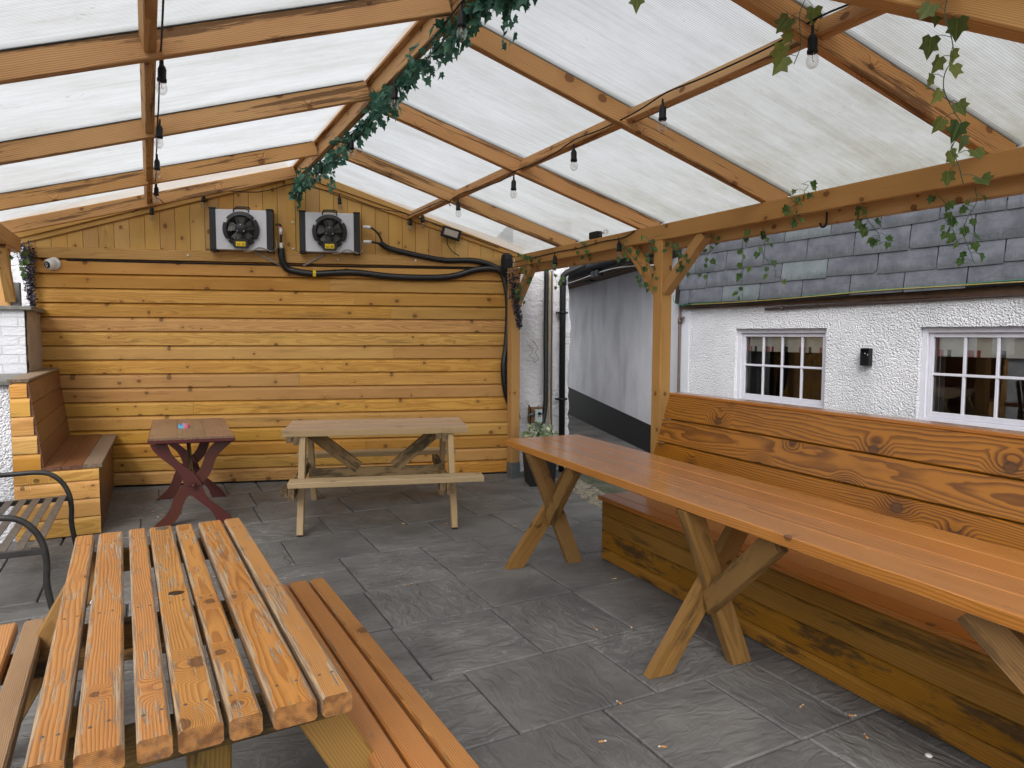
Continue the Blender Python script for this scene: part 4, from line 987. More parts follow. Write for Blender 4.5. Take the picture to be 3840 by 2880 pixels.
# ================================================================== LEFT BOUNDARY
bw_ = thing('boundary_wall', 'stepped white boundary wall with slate copings behind the corner bench', 'wall', (-1.4, 7, 0))
mb = MB(); mb.box((-3.2, 6.03, 0), (-.895, 7.06, 1.135)); mb.build('pebbledash_tier', M['dash'], bw_)
mb = MB(); mb.box((-3.2, 7.06, 0), (-.92, 8.02, 1.70)); mb.build('brick_tier', M['whitebrick'], bw_)
mb = MB(); vs = []
for j in range(13):
    for i in range(11): vs.append((-.905 + rng.uniform(-.006, .006), 7.055 + .9 * i / 10, 1.16 + .545 * j / 12))
mb.add(vs, [[j * 11 + i, j * 11 + i + 1, (j + 1) * 11 + i + 1, (j + 1) * 11 + i] for j in range(12) for i in range(10)], smooth=True)
mb.build('render_return', M['beigerender'], bw_)
mb = MB(); mb.box((-3.2, 5.985, 1.136), (-.872, 7.10, 1.17), c=.006); mb.build('coping', M['copingslate'], bw_)
mb = MB(); mb.box((-3.2, 7.02, 1.70), (-.865, 8.0, 1.735), c=.006); mb.build('coping', M['copingslate'], bw_)
mb = MB(); mb.box((-6.5, 9.2, 0), (-.6, 9.4, 3.3)); tag(mb.build('neighbouring_wall', M['limewash'], loc=(-3, 9.3, 0)), 'tall white wall rising beyond the stepped boundary', 'wall')
mb = MB(); mb.box((-3.2, -3, 0), (-2.9, 6.03, 1.5)); tag(mb.build('side_wall', M['whitebrick'], loc=(-3, 2, 0)), 'painted brick side wall along the yard beyond the metal seat', 'wall')

# corner bench
cb = thing('corner_bench', 'built in corner bench with clad side and worn reddish seat boards', 'bench', (-.6, 6.5, 0))
mb = MB(); yE = 6.0; BD = Vector((.03, 1, 0)).normalized()
lp = [(0, 0), (0, .016), (.10, .018), (.114, .015), (.128, .008), (.1372, .003), (.1372, 0)]
z = .01; k = 0
while z < 1.13:
    h = min(.136, 1.14 - z) if z < .49 else min(.136, 1.155 - z)
    if z + h > .505 and z < .505 - .02: h = .505 - z
    x1 = -.362 if z < .49 else -.715 - .075 * (z + h * .5 - .52) / .62
    x0 = -.887
    pr = [(v * h / .1372, w_) for v, w_ in lp]
    mb.prism(pr, (x0, yE, z), X3, Z3, -Y3, x1 - x0, 0)
    z += h
mb.build('side_cladding', M['clad'], cb)
mb = MB(); mb.add([(-.36, 6.0, 0), (-.345, 7.75, 0), (-.345, 7.75, .5), (-.36, 6.0, .5)], [[0, 1, 2, 3]]); mb.box((-.885, 6.004, 0), (-.365, 6.04, .5)); mb.build('front_board', M['lseat'], cb)
mb = MB()
for k, (a, b) in enumerate(((-.745, -.60), (-.597, -.468))):
    mb.plank((a, 5.985, .505), Vector((.022, 1, 0)).normalized(), X3, Z3, 1.80, b - a, .03, .004)
mb.build('seat', M['lseat'], cb)
mb = MB(); mb.plank((-.465, 5.985, .506), Vector((.022, 1, 0)).normalized(), X3, Z3, 1.72, .125, .03, .004); mb.build('seat_edge_board', M['lseat_grey'], cb)
mb = MB(); bu = Vector((-.075, 0, .62)).normalized(); bn = Vector((.62, 0, .075)).normalized()
for k in range(4): mb.plank(Vector((-.722, 5.992, .535)) + bu * (.156 * k) + bn * .0, Vector((.0, 1, 0)), bu, bn, 1.95 - .02 * k, .153, .02, .003)
mb.build('backrest', M['lseat'], cb)
mb = MB(); mb.plank((-.90, 5.98, 1.158), Y3, X3, Z3, 1.92, .128, .022, .003); mb.build('top_cap', M['lseat_grey'], cb)

# ================================================================== HEATERS
def heater(s, label):
    t = thing('fan_heater', label, 'heater', W3(s + .30, 2.52, .1), 'fan heaters on the gable wall')
    d0, d1, d2 = .045, .14, .185
    z0, z1 = 2.322, 2.716
    mb = MB(); mb.obox(W3(s + .058, z0 + .004, d0), WD, Z3, WN, .466, z1 - z0 - .008, d1 - d0, c=.004); mb.build('casing', M['silver'], t)
    for a in (s, s + .525):
        mb = MB(); mb.obox(W3(a, z0, d0 - .005), WD, Z3, WN, .058, z1 - z0, d1 - d0 + .009, c=.005)
        for q in (z0 - .012, z1): mb.obox(W3(a - .004, q, d0 - .005), WD, Z3, WN, .066, .011, d1 - d0 + .012, c=.002)
        mb.build('end_panel', M['fanblack'], t)
    cx, cz = s + .292, 2.522
    def P(a, r, d): return W3(cx + r * math.cos(a), cz + r * math.sin(a), d)
    mb = MB()          # shroud with notches
    n = 96; ro, ri = .158, .132
    gaps = [R(150), R(38), R(-38), R(-142), R(-100)]
    def ang(a, b): return abs((a - b + math.pi) % (2 * math.pi) - math.pi)
    for k in range(n):
        a, b = 2 * math.pi * k / n, 2 * math.pi * (k + 1) / n; mid = (a + b) / 2
        r2 = ro + .010 if not any(ang(mid, g_) < R(6) for g_ in gaps) else ro - .012
        vs = [P(a, ri, d1), P(b, ri, d1), P(b, r2, d1), P(a, r2, d1), P(a, ri, d2), P(b, ri, d2), P(b, r2, d2 - .01), P(a, r2, d2 - .01)]
        mb.add(vs, [[4, 7, 6, 5], [0, 1, 5, 4], [3, 7, 6, 2][::-1], [0, 4, 7, 3], [1, 2, 6, 5]], 0)
    mb.build('shroud', M['fanblack'], t)
    mb = MB(); mb.lathe([(.0001, .0), (.133, .0)], W3(cx, cz, d1 + .001), WN, 32); mb.build('throat', M['dark'], t)
    mb = MB()
    for k in range(5):
        a = 2 * math.pi * k / 5 + .4; vs = []
        for r_, tw in ((.05, .55), (.09, .45), (.125, .36)):
            vs += [P(a - tw, r_, d1 + .006), P(a + tw, r_, d1 + .024)]
        mb.add(vs, [[0, 1, 3, 2], [2, 3, 5, 4]], 0, smooth=True)
    mb.build('blades', M['blade'], t)
    mb = MB()
    for r_ in (.064, .077, .090, .103, .116, .128):
        mb.tube([P(2 * math.pi * k / 32, r_, d2 - .004) for k in range(33)], .0022, 4, cap=False)
    for k in range(8):
        a = 2 * math.pi * k / 8 + .2; mb.tube([P(a, .05, d2 - .002), P(a + .12, .133, d2 - .004)], .004, 5)
    mb.obox(W3(cx - .012, cz - .13, d2 - .006), WD, Z3, WN, .024, .10, .010, c=.002)
    mb.build('grille', M['fanblack'], t)
    mb = MB(); mb.lathe([(.054, 0), (.054, .010), (.050, .014), (.0001, .014)], W3(cx, cz + .002, d2 - .006), WN, 24); hub = mb.build('hub', M['fanblack'], t)
    mb = MB()
    for a in (R(90), R(215), R(325)): mb.lathe([(.0055, 0), (.0045, .004), (.0001, .005)], P(a, .038, d2 + .008), WN, 8)
    mb.build('bolts', M['silver'], hub)
    mb = MB(); mb.extrude([(-.058, -.182), (.058, -.182), (.072, -.165), (.068, -.118), (.048, -.095), (-.048, -.095), (-.068, -.118), (-.072, -.165)], W3(cx, cz, d2 - .02), WD, Z3, WN, .034); jb = mb.build('junction_box', M['fanblack'], t)
    mb = MB(); mb.obox(W3(cx - .044, cz - .168, d2 + .0145), WD, Z3, WN, .088, .044, .002, 0)
    e = d2 + .0168
    for q, L_ in ((.0, .030), (-.009, .034), (-.016, .030)): mb.obox(W3(cx - .036, cz - .138 + q - .008, e), WD, Z3, WN, L_, .003, .0004, 1)
    tri = [(.008, -.160), (.040, -.160), (.024, -.132)]
    mb.extrude(tri, W3(cx, cz, e), WD, Z3, WN, .0004, 1); mb.extrude([(.014, -.1565), (.034, -.1565), (.024, -.139)], W3(cx, cz, e + .0006), WD, Z3, WN, .0004, 0)
    mb.extrude([(.0225, -.155), (.0255, -.155), (.0255, -.144), (.0225, -.144)], W3(cx, cz, e + .0012), WD, Z3, WN, .0004, 1)
    mb.build('warning_label', [M['yellow'], M['black']], jb)
    mb = MB()
    for zz, dd in ((z1 + .0, d0 + .02), (z1 - .028, d1 + .006)):
        mb.tube(smoothpath([W3(cx - .07, zz, dd), W3(cx - .066, zz + .024, dd), W3(cx - .045, zz + .034, dd), W3(cx + .045, zz + .034, dd), W3(cx + .066, zz + .024, dd), W3(cx + .07, zz, dd)], 4), .006, 6)
    mb.build('handle', M['fanblack'], t)
    mb = MB(); mb.tube(smoothpath([W3(cx + .01, cz - .18, d2 - .01), W3(cx + .03, cz - .212, d2 - .02), W3(cx + .09, cz - .207, d2 - .03), W3(cx + .16, cz - .170, d1 + .008), W3(cx + .24, cz - .192, d1 + .01), W3(s + .56, cz - .205, d1 + .01), W3(s + .60, z0 + .02, d1 - .03), W3(s + .612, z0 + .08, d1 - .05), W3(s + .59, z0 + .12, d1 - .05)]), .005, 6)
    mb.build('flex', M['greyconduit'], t)
    return t
heater(1.005, 'silver fan heater whose pipes turn down at its side, further from the corner speaker')
h2 = heater(1.838, 'silver fan heater with two pipes leaving straight towards the corner speaker')
# pipework
def pipe(name, pts, r, m, lb, cat='pipe', n=6):
    mb = MB(); mb.tube(smoothpath(pts, n), r, 10); return tag(mb.build(name, M[m], loc=pts[0]), lb, cat)
D = .05
pipe('insulated_hose', [W3(1.655, 2.36, .08), W3(1.662, 2.25, .07), W3(1.70, 2.165, D), W3(1.79, 2.135, D), W3(1.97, 2.115, D), W3(2.34, 2.135, D), W3(2.75, 2.100, D), W3(3.18, 2.098, D), W3(3.40, 2.125, D), W3(3.60, 2.185, D + .01), W3(3.77, 2.20, D + .02), W3(3.88, 2.16, D + .03), W3(3.93, 2.0, .10), W3(3.95, 1.75, .10), W3(3.93, 1.4, .10), W3(3.90, 1.15, .10), W3(3.93, .88, .09), W3(4.0, .72, .06), W3(4.07, .6, .04)], .034, 'hose', 'thick black taped hose sagging below both heaters and down behind the far post')
pipe('insulated_hose', [W3(2.62, 2.44, .08), W3(2.68, 2.40, .06), W3(2.756, 2.375, D), W3(2.99, 2.325, D), W3(3.28, 2.280, D), W3(3.52, 2.285, D), W3(3.66, 2.27, D + .01), W3(3.79, 2.23, D + .02), W3(3.88, 2.17, D + .04), W3(3.97, 2.02, .11), W3(4.0, 1.75, .10), W3(3.985, 1.4, .10), W3(3.99, 1.1, .09), W3(4.03, .8, .06), W3(4.07, .6, .04)], .030, 'hose', 'black taped hose dipping from the second heater to the corner speaker')
for lb, pts in (('upper black rubber feed from the second heater', [W3(2.47, 2.585, .11), W3(2.53, 2.585, .11), W3(2.60, 2.53, .10), W3(2.64, 2.46, .08)]), ('lower black rubber feed from the second heater', [W3(2.47, 2.44, .11), W3(2.55, 2.44, .10), W3(2.64, 2.425, .08)]), ('short black feed dropping beside the first heater', [W3(1.61, 2.585, .11), W3(1.655, 2.58, .11), W3(1.66, 2.53, .10), W3(1.655, 2.42, .09), W3(1.66, 2.34, .08)])):
    pipe('feed_pipe', pts, .011, 'hose', lb)
for lb, p, q in (('white pipe connector on the upper feed of the second heater', W3(2.455, 2.588, .11), W3(2.53, 2.585, .11)), ('white pipe connector on the lower feed of the second heater', W3(2.455, 2.44, .11), W3(2.535, 2.44, .105)),
                 ('white red-banded valve beside the first heater', W3(1.658, 2.56, .105), W3(1.658, 2.49, .10)), ('lower white valve beside the first heater', W3(1.658, 2.41, .09), W3(1.66, 2.34, .085))):
    vt = thing('pipe_fitting', lb, 'pipe fitting', p)
    mb = MB(); mb.tube([p, q], .016, 10); mb.tube([p + (q - p) * .1, p + (q - p) * .2], .0185, 10); mb.build('sleeve', M['whiteplastic'], vt)
    if 'red' in lb: mb = MB(); mb.tube([p - (q - p) * .12, p + (q - p) * .02], .0188, 10); mb.build('band', M['redmark'], vt)
mb = MB(); mb.tube([W3(1.375, 2.335, .05), W3(1.665, 2.178, .05)], .011, 8); tag(mb.build('conduit', M['greyconduit'], loc=W3(1.5, 2.25)), 'sloping grey conduit under the first heater', 'conduit')
mb = MB(); mb.tube([W3(2.075, 2.315, .05), W3(1.862, 2.192, .05)], .011, 8); tag(mb.build('conduit', M['greyconduit'], loc=W3(2, 2.25)), 'shorter sloping grey conduit under the second heater', 'conduit')
mb = MB(); mb.obox(W3(1.955, 2.085, D - .004), WD, Z3, WN, .03, .064, .037, c=.01); tag(mb.build('tape_tag', M['yellow'], loc=W3(1.97, 2.12)), 'yellow tape tag wrapped round the thick black hose', 'tag')
pipe('cable', [W3(-.3, 2.205, .03), W3(.5, 2.20, .03), W3(1.5, 2.196, .03), W3(2.5, 2.198, .03), W3(3.4, 2.203, .03), W3(3.85, 2.208, .03)], .008, 'black', 'thin dark cable along the underside of the gable rail', 'cable')
# speaker
sp = thing('speaker', 'black faceted outdoor speaker in the corner above the far post', 'speaker', W3(3.93, 2.24, .15))
mb = MB(); sd = .20; c = W3(3.925, 2.235, .13)
prof2 = [(.030, .125), (.058, .105), (.066, .06), (.066, -.04), (.050, -.10), (.028, -.125)]
mb.lathe(prof2, c, Z3, 8, smooth=False); mb.build('cabinet', M['black'], sp)
mb = MB(); mb.obox(c + WN * .064 - Z3 * .085 - WD * .012, WD, Z3, WN, .024, .010, .003); mb.build('badge', M['greyconduit'], sp)
mb = MB(); mb.tube(smoothpath([c + WD * .06 - Z3 * .05, c + WD * .075 + Z3 * .03, c + WD * .11 + Z3 * .09, c + WD * .17 + Z3 * .085]), .005, 6); mb.build('lead', M['cord'], sp)
# CCTV dome
cc = thing('security_camera', 'white dome security camera on the pine cladding', 'camera', W3(-.42, 2.165, .03))
mb = MB(); mb.lathe([(.058, 0), (.060, .02), (.056, .035)], W3(-.405, 2.165, .022), WN, 20); mb.build('base', M['whiteplastic'], cc)
ax = (WN - WD * .45 - Z3 * .28).normalized(); o = W3(-.425, 2.160, .055)
mb = MB(); mb.lathe([(.050, -.02), (.055, .0), (.052, .02), (.042, .038), (.030, .047)], o, ax, 20); mb.build('dome', M['whiteplastic'], cc)
mb = MB(); mb.lathe([(.034, .044), (.030, .049), (.0001, .050)], o, ax, 20); mb.build('lens', M['black'], cc)
mb = MB(); A = ax.orthogonal().normalized(); B = ax.cross(A)
upv = (Z3 - ax * Z3.dot(ax)).normalized(); sdv = ax.cross(upv)
for a_, b_, q in ((-.012, .012, -.006), (-.012, .012, .016)): mb.obox(o + ax * .0505 + sdv * a_ + upv * q, sdv, upv, ax, .024, .003, .001)
for a_ in (-.012, .009): mb.obox(o + ax * .0505 + sdv * a_ - upv * .003, sdv, upv, ax, .003, .019, .001)
mb.obox(o + ax * .0505 - sdv * .008 - upv * .018, sdv, upv, ax, .016, .008, .001)
mb.build('lens_ring', M['whiteplastic'], cc)
# floodlight
ft = thing('floodlight', 'slim black floodlight tilted along the sloping barge board', 'floodlight', W3(3.345, 2.57, .07))
u_ = (WD * .97 - Z3 * .27).normalized(); v_ = WN.cross(u_); v_ = v_ if v_.z > 0 else -v_; nn = (WN * .9 - Z3 * .3).normalized()
c = W3(3.345, 2.555, .07)
mb = MB(); mb.obox(c - u_ * .10 - v_ * .055, u_, v_, WN, .20, .11, .030, c=.008); mb.build('body', M['black'], ft)
mb = MB(); mb.obox(c - u_ * .072 - v_ * .032 + WN * .0305, u_, v_, WN, .144, .064, .002); mb.build('front_glass', M['greyconduit'], ft)
mb = MB(); mb.tube(smoothpath([c - v_ * .05 - u_ * .02, c - v_ * .11 - u_ * .01, c - v_ * .17 + u_ * .06, c - v_ * .20 + u_ * .15]), .005, 6); mb.build('lead', M['black'], ft)

# ================================================================== FESTOON LIGHTS
def festoon(label, cable, bulbs, group='festoon light strings'):
    t = thing('string_lights', label, 'string lights', bulbs[0], group)
    mb = MB(); mb.tube(smoothpath(cable, 4), .0045, 6); mb.build('cable', M['black'], t)
    for i, b in enumerate(bulbs):
        b = Vector(b); mb = MB()          # b = lowest point of the bulb
        tilt = Vector((rng.uniform(-.08, .08), rng.uniform(-.08, .08), 1)).normalized()
        mb.lathe([(.0205, .058), (.0215, .070), (.0185, .074), (.0185, .112), (.013, .126), (.007, .132), (.005, .165)], b, tilt, 12); so_ = mb.build('lamp_holder', M['black'], t)
        mb = MB(); mb.lathe([(.0001, 0), (.012, .002), (.020, .010), (.0245, .024), (.0235, .038), (.018, .052), (.014, .066)], b, tilt, 16); mb.build('bulb', M['bulb'], so_)
        mb = MB(); mb.tube([b + tilt * .06, b + tilt * .03, b + tilt * .026 + X3 * .006, b + tilt * .034 + X3 * .008], .0012, 4); mb.build('filament', M['leadgrey'], so_)
    return t
lb_ = [(.084, 2.55, 2.57), (.083, 3.57, 2.575), (.082, 4.556, 2.57), (.082, 5.44, 2.57), (.084, 6.43, 2.57)]
cab = []
for (x, y, z) in lb_: cab += [(x, y - .3, z + .135), (x, y, z + .16)]
cab += [(.086, 6.75, 2.68), (.12, 7.0, 2.70), (.17, 7.35, 2.72)]; cab[0] = (.08, .6, 2.72)
festoon('bulbs strung along the noggin line of the slope above the corner bench', cab, lb_)
rb = [(1.275, 2.93, 2.81), (1.32, 4.02, 2.82), (1.375, 5.22, 2.82), (1.34, 6.12, 2.82), (1.30, 7.0, 2.83)]
cab = [(1.31, .5, 3.04)]
for (x, y, z) in rb: cab += [(x + .03, y - .35, 3.02), (x, y, z + .165)]
festoon('bulbs strung among the ivy garland under the ridge', cab, rb)
pb = [(2.36, 1.955, 2.557), (2.36, 2.86, 2.541), (2.36, 3.695, 2.516), (2.36, 4.50, 2.486), (2.36, 5.50, 2.50)]
cab = [(2.355, .8, 2.72)]
for i, (x, y, z) in enumerate(pb): cab += [(x - .004, y - .3, z + .175), (x - .006, y - .03, z + .185), (x - .004, y + .2, z + .16)]
cab += [(2.35, 5.66, 2.62), (2.35, 5.85, 2.69), (2.36, 6.8, 2.70)]
festoon('bulbs strung along the noggin line of the slope above the long table', cab, pb)
eb = [(3.305, 4.50, 2.105), (3.305, 5.48, 2.095)]
cab = [(3.318, 4.33, 2.30), (3.318, 4.48, 2.265), (3.318, 4.75, 2.27), (3.318, 5.1, 2.255), (3.318, 5.46, 2.26), (3.318, 5.9, 2.25), (3.30, 6.3, 2.24)]
festoon('two bulbs on a short cable tacked to the eave beam', cab, eb)
gb = [W3(.476, 2.585, .075), W3(.939, 2.726, .07), W3(2.23, 2.752, .075), W3(2.927, 2.566, .075), W3(3.055, 2.60, .09)]
cab = [W3(.30, 2.66, .07)] + [b + Z3 * .165 for b in gb[:2]] + [W3(1.45, 2.90, .07), W3(1.8, 3.0, .07), W3(2.0, 2.96, .07), gb[2] + Z3 * .16, W3(2.6, 2.79, .07), gb[3] + Z3 * .165, W3(3.3, 2.60, .07), W3(3.85, 2.42, .07)]
festoon('bulbs on a cable that follows the barge boards over the two heaters', cab, gb)

# ================================================================== IVY
def rv(): return Vector((rng.gauss(0, 1), rng.gauss(0, 1), rng.gauss(0, 1))).normalized()
gl = thing('ivy_garland', 'thick dark green artificial ivy garland wound along the ridge beam', 'ivy garland', (1.25, 4.5, 2.88))
path = smoothpath([(1.33, 7.12, 2.86), (1.33, 7.0, 2.93), (1.36, 6.5, 2.97), (1.40, 6.0, 2.96), (1.41, 5.5, 2.99), (1.40, 5.0, 2.97), (1.40, 4.6, 2.99), (1.37, 4.2, 2.98), (1.38, 3.8, 2.99), (1.36, 3.4, 2.98), (1.37, 3.1, 2.99), (1.42, 2.9, 3.01), (1.48, 2.75, 3.0), (1.42, 2.4, 3.0)], 10)
mb = MB(); mb.tube(path, .004, 5)
for k in range(2): mb.tube([p + rv() * .03 for p in path[::3]], .003, 5)
mb.build('stem', M['twig'], gl)
mb = MB()
for i in range(820):
    p = path[int(rng.random() * (len(path) - 1))]; rd_ = rv(); rd_.y *= .8; rd_.z = rd_.z * .9 - .15
    dens = .065 + .03 * math.sin(p.y * 6.0)
    q = p + rd_ * rng.random() ** .7 * max(.03, dens) * 1.25 + Y3 * rng.uniform(-.04, .04)
    t = (rd_ * .7 + rv() * .6 - Z3 * .5).normalized(); n = (rd_ + rv() * .7).normalized(); s_ = t.cross(n)
    if s_.length < .1: continue
    mb.leaf(q, t, s_, s_.cross(t), rng.uniform(.030, .066))
for (x, y, z) in ((1.43, 6.1, 2.92), (1.33, 7.05, 2.90), (1.47, 2.86, 2.98)):
    for k in range(16): q = Vector((x + rng.uniform(-.03, .03), y + rng.uniform(-.03, .03), z - k * .011)); t = (rv() * .6 - Z3).normalized(); n = rv(); mb.leaf(q, t, t.cross(n), n, rng.uniform(.025, .045))
mb.build('leaves', M['ivy_dark'], gl)
def strand(label, p, q, size=.042, n=9, mat='ivy', jitter=.03, spread=.055):
    p, q = Vector(p), Vector(q); t = thing('ivy_strand', label, 'ivy', p, 'hanging ivy strands')
    L = (q - p).length; m = max(4, int(L / .06)); sd = rv(); sd.z = 0
    pts = [p + (q - p) * (k / m) + Vector((rng.gauss(0, 1), rng.gauss(0, 1), 0)) * jitter * .3 + sd * jitter * math.sin(k * 1.7) for k in range(m + 1)]
    pts = smoothpath(pts, 4); mb = MB(); mb.tube(pts, .0018, 5)
    lm = MB()
    for i in range(n):
        c = pts[int((i + .5) / n * (len(pts) - 1))]
        a = rng.uniform(0, 6.28); o = c + Vector((math.cos(a), math.sin(a), rng.uniform(-.6, .3))) * spread * rng.uniform(.5, 1.1)
        mb.tube([c, (c + o) / 2 + Z3 * .008, o], .0012, 4)
        tp = (Vector((math.cos(a) * .4, math.sin(a) * .4, -1)) + rv() * .35).normalized(); nm = (Vector((-.5, -.85, .1)) + rv() * .6).normalized(); s_ = tp.cross(nm).normalized()
        lm.leaf(o, tp, s_, s_.cross(tp), size * rng.uniform(.75, 1.2))
    mb.build('stem', M['stem'], t); lm.build('leaves', M[mat], t)
strand('large loose ivy strand hanging from the diagonal timber past the eave beam', (2.47, 1.50, 2.66), (2.585, 1.50, 2.05), .062, 17, 'ivy_olive', .035, .07)
strand('short ivy strand dangling beside a bulb on the long table slope', (2.30, 1.95, 2.82), (2.27, 1.96, 2.56), .07, 5, 'ivy_olive', .02, .06)
strand('single yellowish ivy leaf hanging below the roof sheets', (1.61, 2.10, 2.76), (1.615, 2.105, 2.70), .066, 1, 'ivy_olive', .005, .012)
XE = 3.305
es = [('ivy tuft over the bulb on the eave beam nearest the middle post', (XE, 4.45, 2.24), (XE, 4.43, 2.12), 5), ('ivy trailing from the eave beam down the face of the middle post', (3.30, 4.14, 2.22), (3.30, 4.10, 1.86), 14),
      ('ivy wound round the outer brace of the middle post', (XE, 4.33, 2.18), (XE, 4.18, 1.86), 13), ('ivy around the inner brace of the middle post', (3.32, 3.92, 2.18), (3.33, 3.70, 1.92), 12),
      ('ivy sprig sprouting near the head of the inner brace', (3.40, 3.60, 2.19), (3.42, 3.66, 1.90), 9), ('ivy pair of stems hanging before the slates past the inner brace', (3.40, 3.30, 2.17), (3.41, 3.32, 1.74), 12),
      ('ivy strand hanging before the slates with leaves at its foot', (3.40, 3.16, 2.18), (3.42, 3.08, 1.86), 10), ('ivy sprig lying on the eave beam face', (XE, 2.86, 2.30), (XE, 2.80, 2.16), 8),
      ('ivy sprig on top of the eave beam near the hook', (XE, 2.78, 2.36), (XE, 2.72, 2.28), 5), ('bushy ivy cluster hanging just past the iron hook', (3.42, 2.46, 2.19), (3.42, 2.38, 1.98), 15),
      ('ivy strand hanging before the slates nearest the large loose strand', (3.42, 2.06, 2.18), (3.42, 1.98, 1.95), 12), ('longest ivy strand over the slates at the open end', (3.42, 1.92, 2.19), (3.42, 1.93, 1.84), 14),
      ('ivy clinging to the far post beneath the speaker', (3.31, 6.02, 2.22), (3.31, 6.16, 1.85), 16), ('ivy on the far end of the eave beam', (XE, 6.15, 2.30), (XE, 5.75, 2.22), 12),
      ('ivy sprig beside the far brace before the whitewashed wall', (XE, 5.55, 2.20), (XE, 5.46, 1.95), 8), ('ivy sprig on the eave beam by the black lamp', (XE, 5.05, 2.31), (XE, 4.98, 2.16), 7)]
for lb, p, q, n in es: strand(lb, p, q, .040, n)
def bunch(label, pts, r, n, size):
    t = thing('dried_lavender', label, 'hanging plant', pts[0]); mb = MB(); pa = smoothpath(pts, 6); mb.tube(pa, .004, 5); mb.build('stem', M['twig'], t); lm = MB()
    for i in range(n):
        k = rng.random(); c = pa[int(k * (len(pa) - 1))]; rr = r * (1.1 - .75 * k); d_ = rv(); o = c + d_ * rr * rng.random() ** .6
        tp = (rv() - Z3 * .6).normalized(); nm = rv(); s_ = tp.cross(nm)
        if s_.length > .1: lm.leaf(o, tp, s_, s_.cross(tp), rng.uniform(.4, 1) * size)
    lm.build('flowers', M['lavender'], t)
bunch('dark dried lavender trailing down the far post below the speaker', [(3.25, 6.22, 2.12), (3.265, 6.22, 1.98), (3.285, 6.21, 1.84), (3.31, 6.2, 1.70), (3.33, 6.2, 1.58)], .075, 800, .026)
bunch('dark dried lavender hanging beside the white dome camera', [W3(-.62, 2.30, .1), W3(-.60, 2.15, .1), W3(-.59, 1.95, .1), W3(-.575, 1.76, .1)], .085, 900, .028)
strand('ivy at the head of the boundary post', (-.99, 7.3, 2.20), (-.97, 7.4, 2.05), .05, 9)

hk = MB(); hk.tube(smoothpath([(3.415, 2.70, 2.20), (3.415, 2.70, 2.165), (3.415, 2.702, 2.135), (3.415, 2.715, 2.120), (3.415, 2.735, 2.125), (3.415, 2.742, 2.145)], 5), .006, 7)
tag(hk.build('hook', M['black'], loc=(3.415, 2.7, 2.2)), 'black iron hook screwed under the eave beam', 'hook')
bl = thing('beam_lamp', 'small black spot lamp sitting on top of the eave beam', 'lamp', (3.36, 4.92, 2.31))
mb = MB(); mb.box((3.33, 4.86, 2.312), (3.39, 4.97, 2.372), c=.006); mb.build('housing', M['black'], bl)
mb = MB(); mb.tube([(3.36, 4.86, 2.345), (3.36, 4.80, 2.35)], .012, 8); mb.lathe([(.014, 0), (.024, .02), (.020, .045), (.0001, .055)], (3.36, 4.80, 2.345), (0, -1, .2), 12); mb.build('bulb', M['bulb'], bl)

# ================================================================== LONG BENCH (right)
BV = Vector((.045, 1, 0)).normalized(); BP = Vector((BV.y, -BV.x, 0))
lbch = thing('long_bench', 'long varnished plank bench with high sloped back on a mould stained clad base', 'bench', (2.9, 1.8, 0))
def bp(off, along, z): return Vector((2.640, 3.80, 0)) + BP * off - BV * along + Z3 * z      # off from the seat's front edge, along from its far end
LB = 4.9
lprof = [(0, 0), (0, .025), (.004, .029), (.088, .029), (.106, .025), (.119, .016), (.127, .006), (.130, 0)]
zz = [(.010, .076), (.088, .116), (.206, .104), (.312, .092)]
mb = MB(); mbm = MB()
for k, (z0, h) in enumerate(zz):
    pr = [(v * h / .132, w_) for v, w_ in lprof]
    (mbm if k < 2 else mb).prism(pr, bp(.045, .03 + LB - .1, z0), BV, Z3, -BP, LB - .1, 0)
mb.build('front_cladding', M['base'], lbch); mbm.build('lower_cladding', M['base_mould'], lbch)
mb = MB(); mb.obox(bp(.03, .03, .01), BP, Z3, BV, .42, .39, .022, c=.003); mb.build('end_panel', M['base'], lbch)
mb = MB()
for a, w_ in ((0, .105), (.108, .150), (.262, .150)): mb.plank(bp(a, LB, .403), BV, BP, Z3, LB, w_, .030, .004)
mb.build('seat', M['seat_varnish'], lbch)
mb = MB(); bu = (BP * .21 + Z3 * .66).normalized(); bn = bu.cross(BV); bn = bn if bn.dot(BP) < 0 else -bn
for k in range(4):
    mb.plank(bp(.405, LB, .442) + bu * (.1685 * k) - Z3 * 0, BV, bu, bn, LB - .0, .1615, .030, .004)
mb.build('backrest', M['varnish'], lbch)
mb = MB()
for k in range(4):
    for q in (.06, 1.2, 2.35, 3.5):
        for e in (.03, .13): mb.lathe([(.0045, 0), (.0038, .001), (.0001, .0008)], bp(.405, q + rng.uniform(-.01, .01), .442) + bu * (.1685 * k + e) + bn * .0299, bn, 8)
struct(mb.build('screws', M['slatmetal'], lbch), 'stuff')
mb = MB(); mb.plank(bp(.405, LB, .442) + bu * .676 - bn * .05, BV, -bn, bu, LB, .0 + .10, .022, .003) if False else None
mb.plank(bp(.405, LB, .442) + bu * .675 - BP * .035, BV, BP, Z3, LB, .115, .020, .004); mb.build('top_rail', M['varnish_top'], lbch)
mb = MB(); mb.plank(bp(.455, LB - .1, .02), BV, BP, Z3, LB - .15, .02, .45, .002)
mb.obox(bp(.43, .012, .44) + bu * .0 - bn * .022, bu, BV, -bn, .67, .01, .06, c=.002)
mb.obox(bp(.412, .03, .45) - bn * .006, bu, -BV, -bn, .66, LB - .1, .008)  # thin panel added to block the bright wall, so the gaps read dark
for q in (.35, 1.5, 2.7, 3.9): mb.obox(bp(.43, q, .44) - bn * .012, bu, -BV, -bn, .66, .07, .05)
mb.build('back_frame', M['base'], lbch)

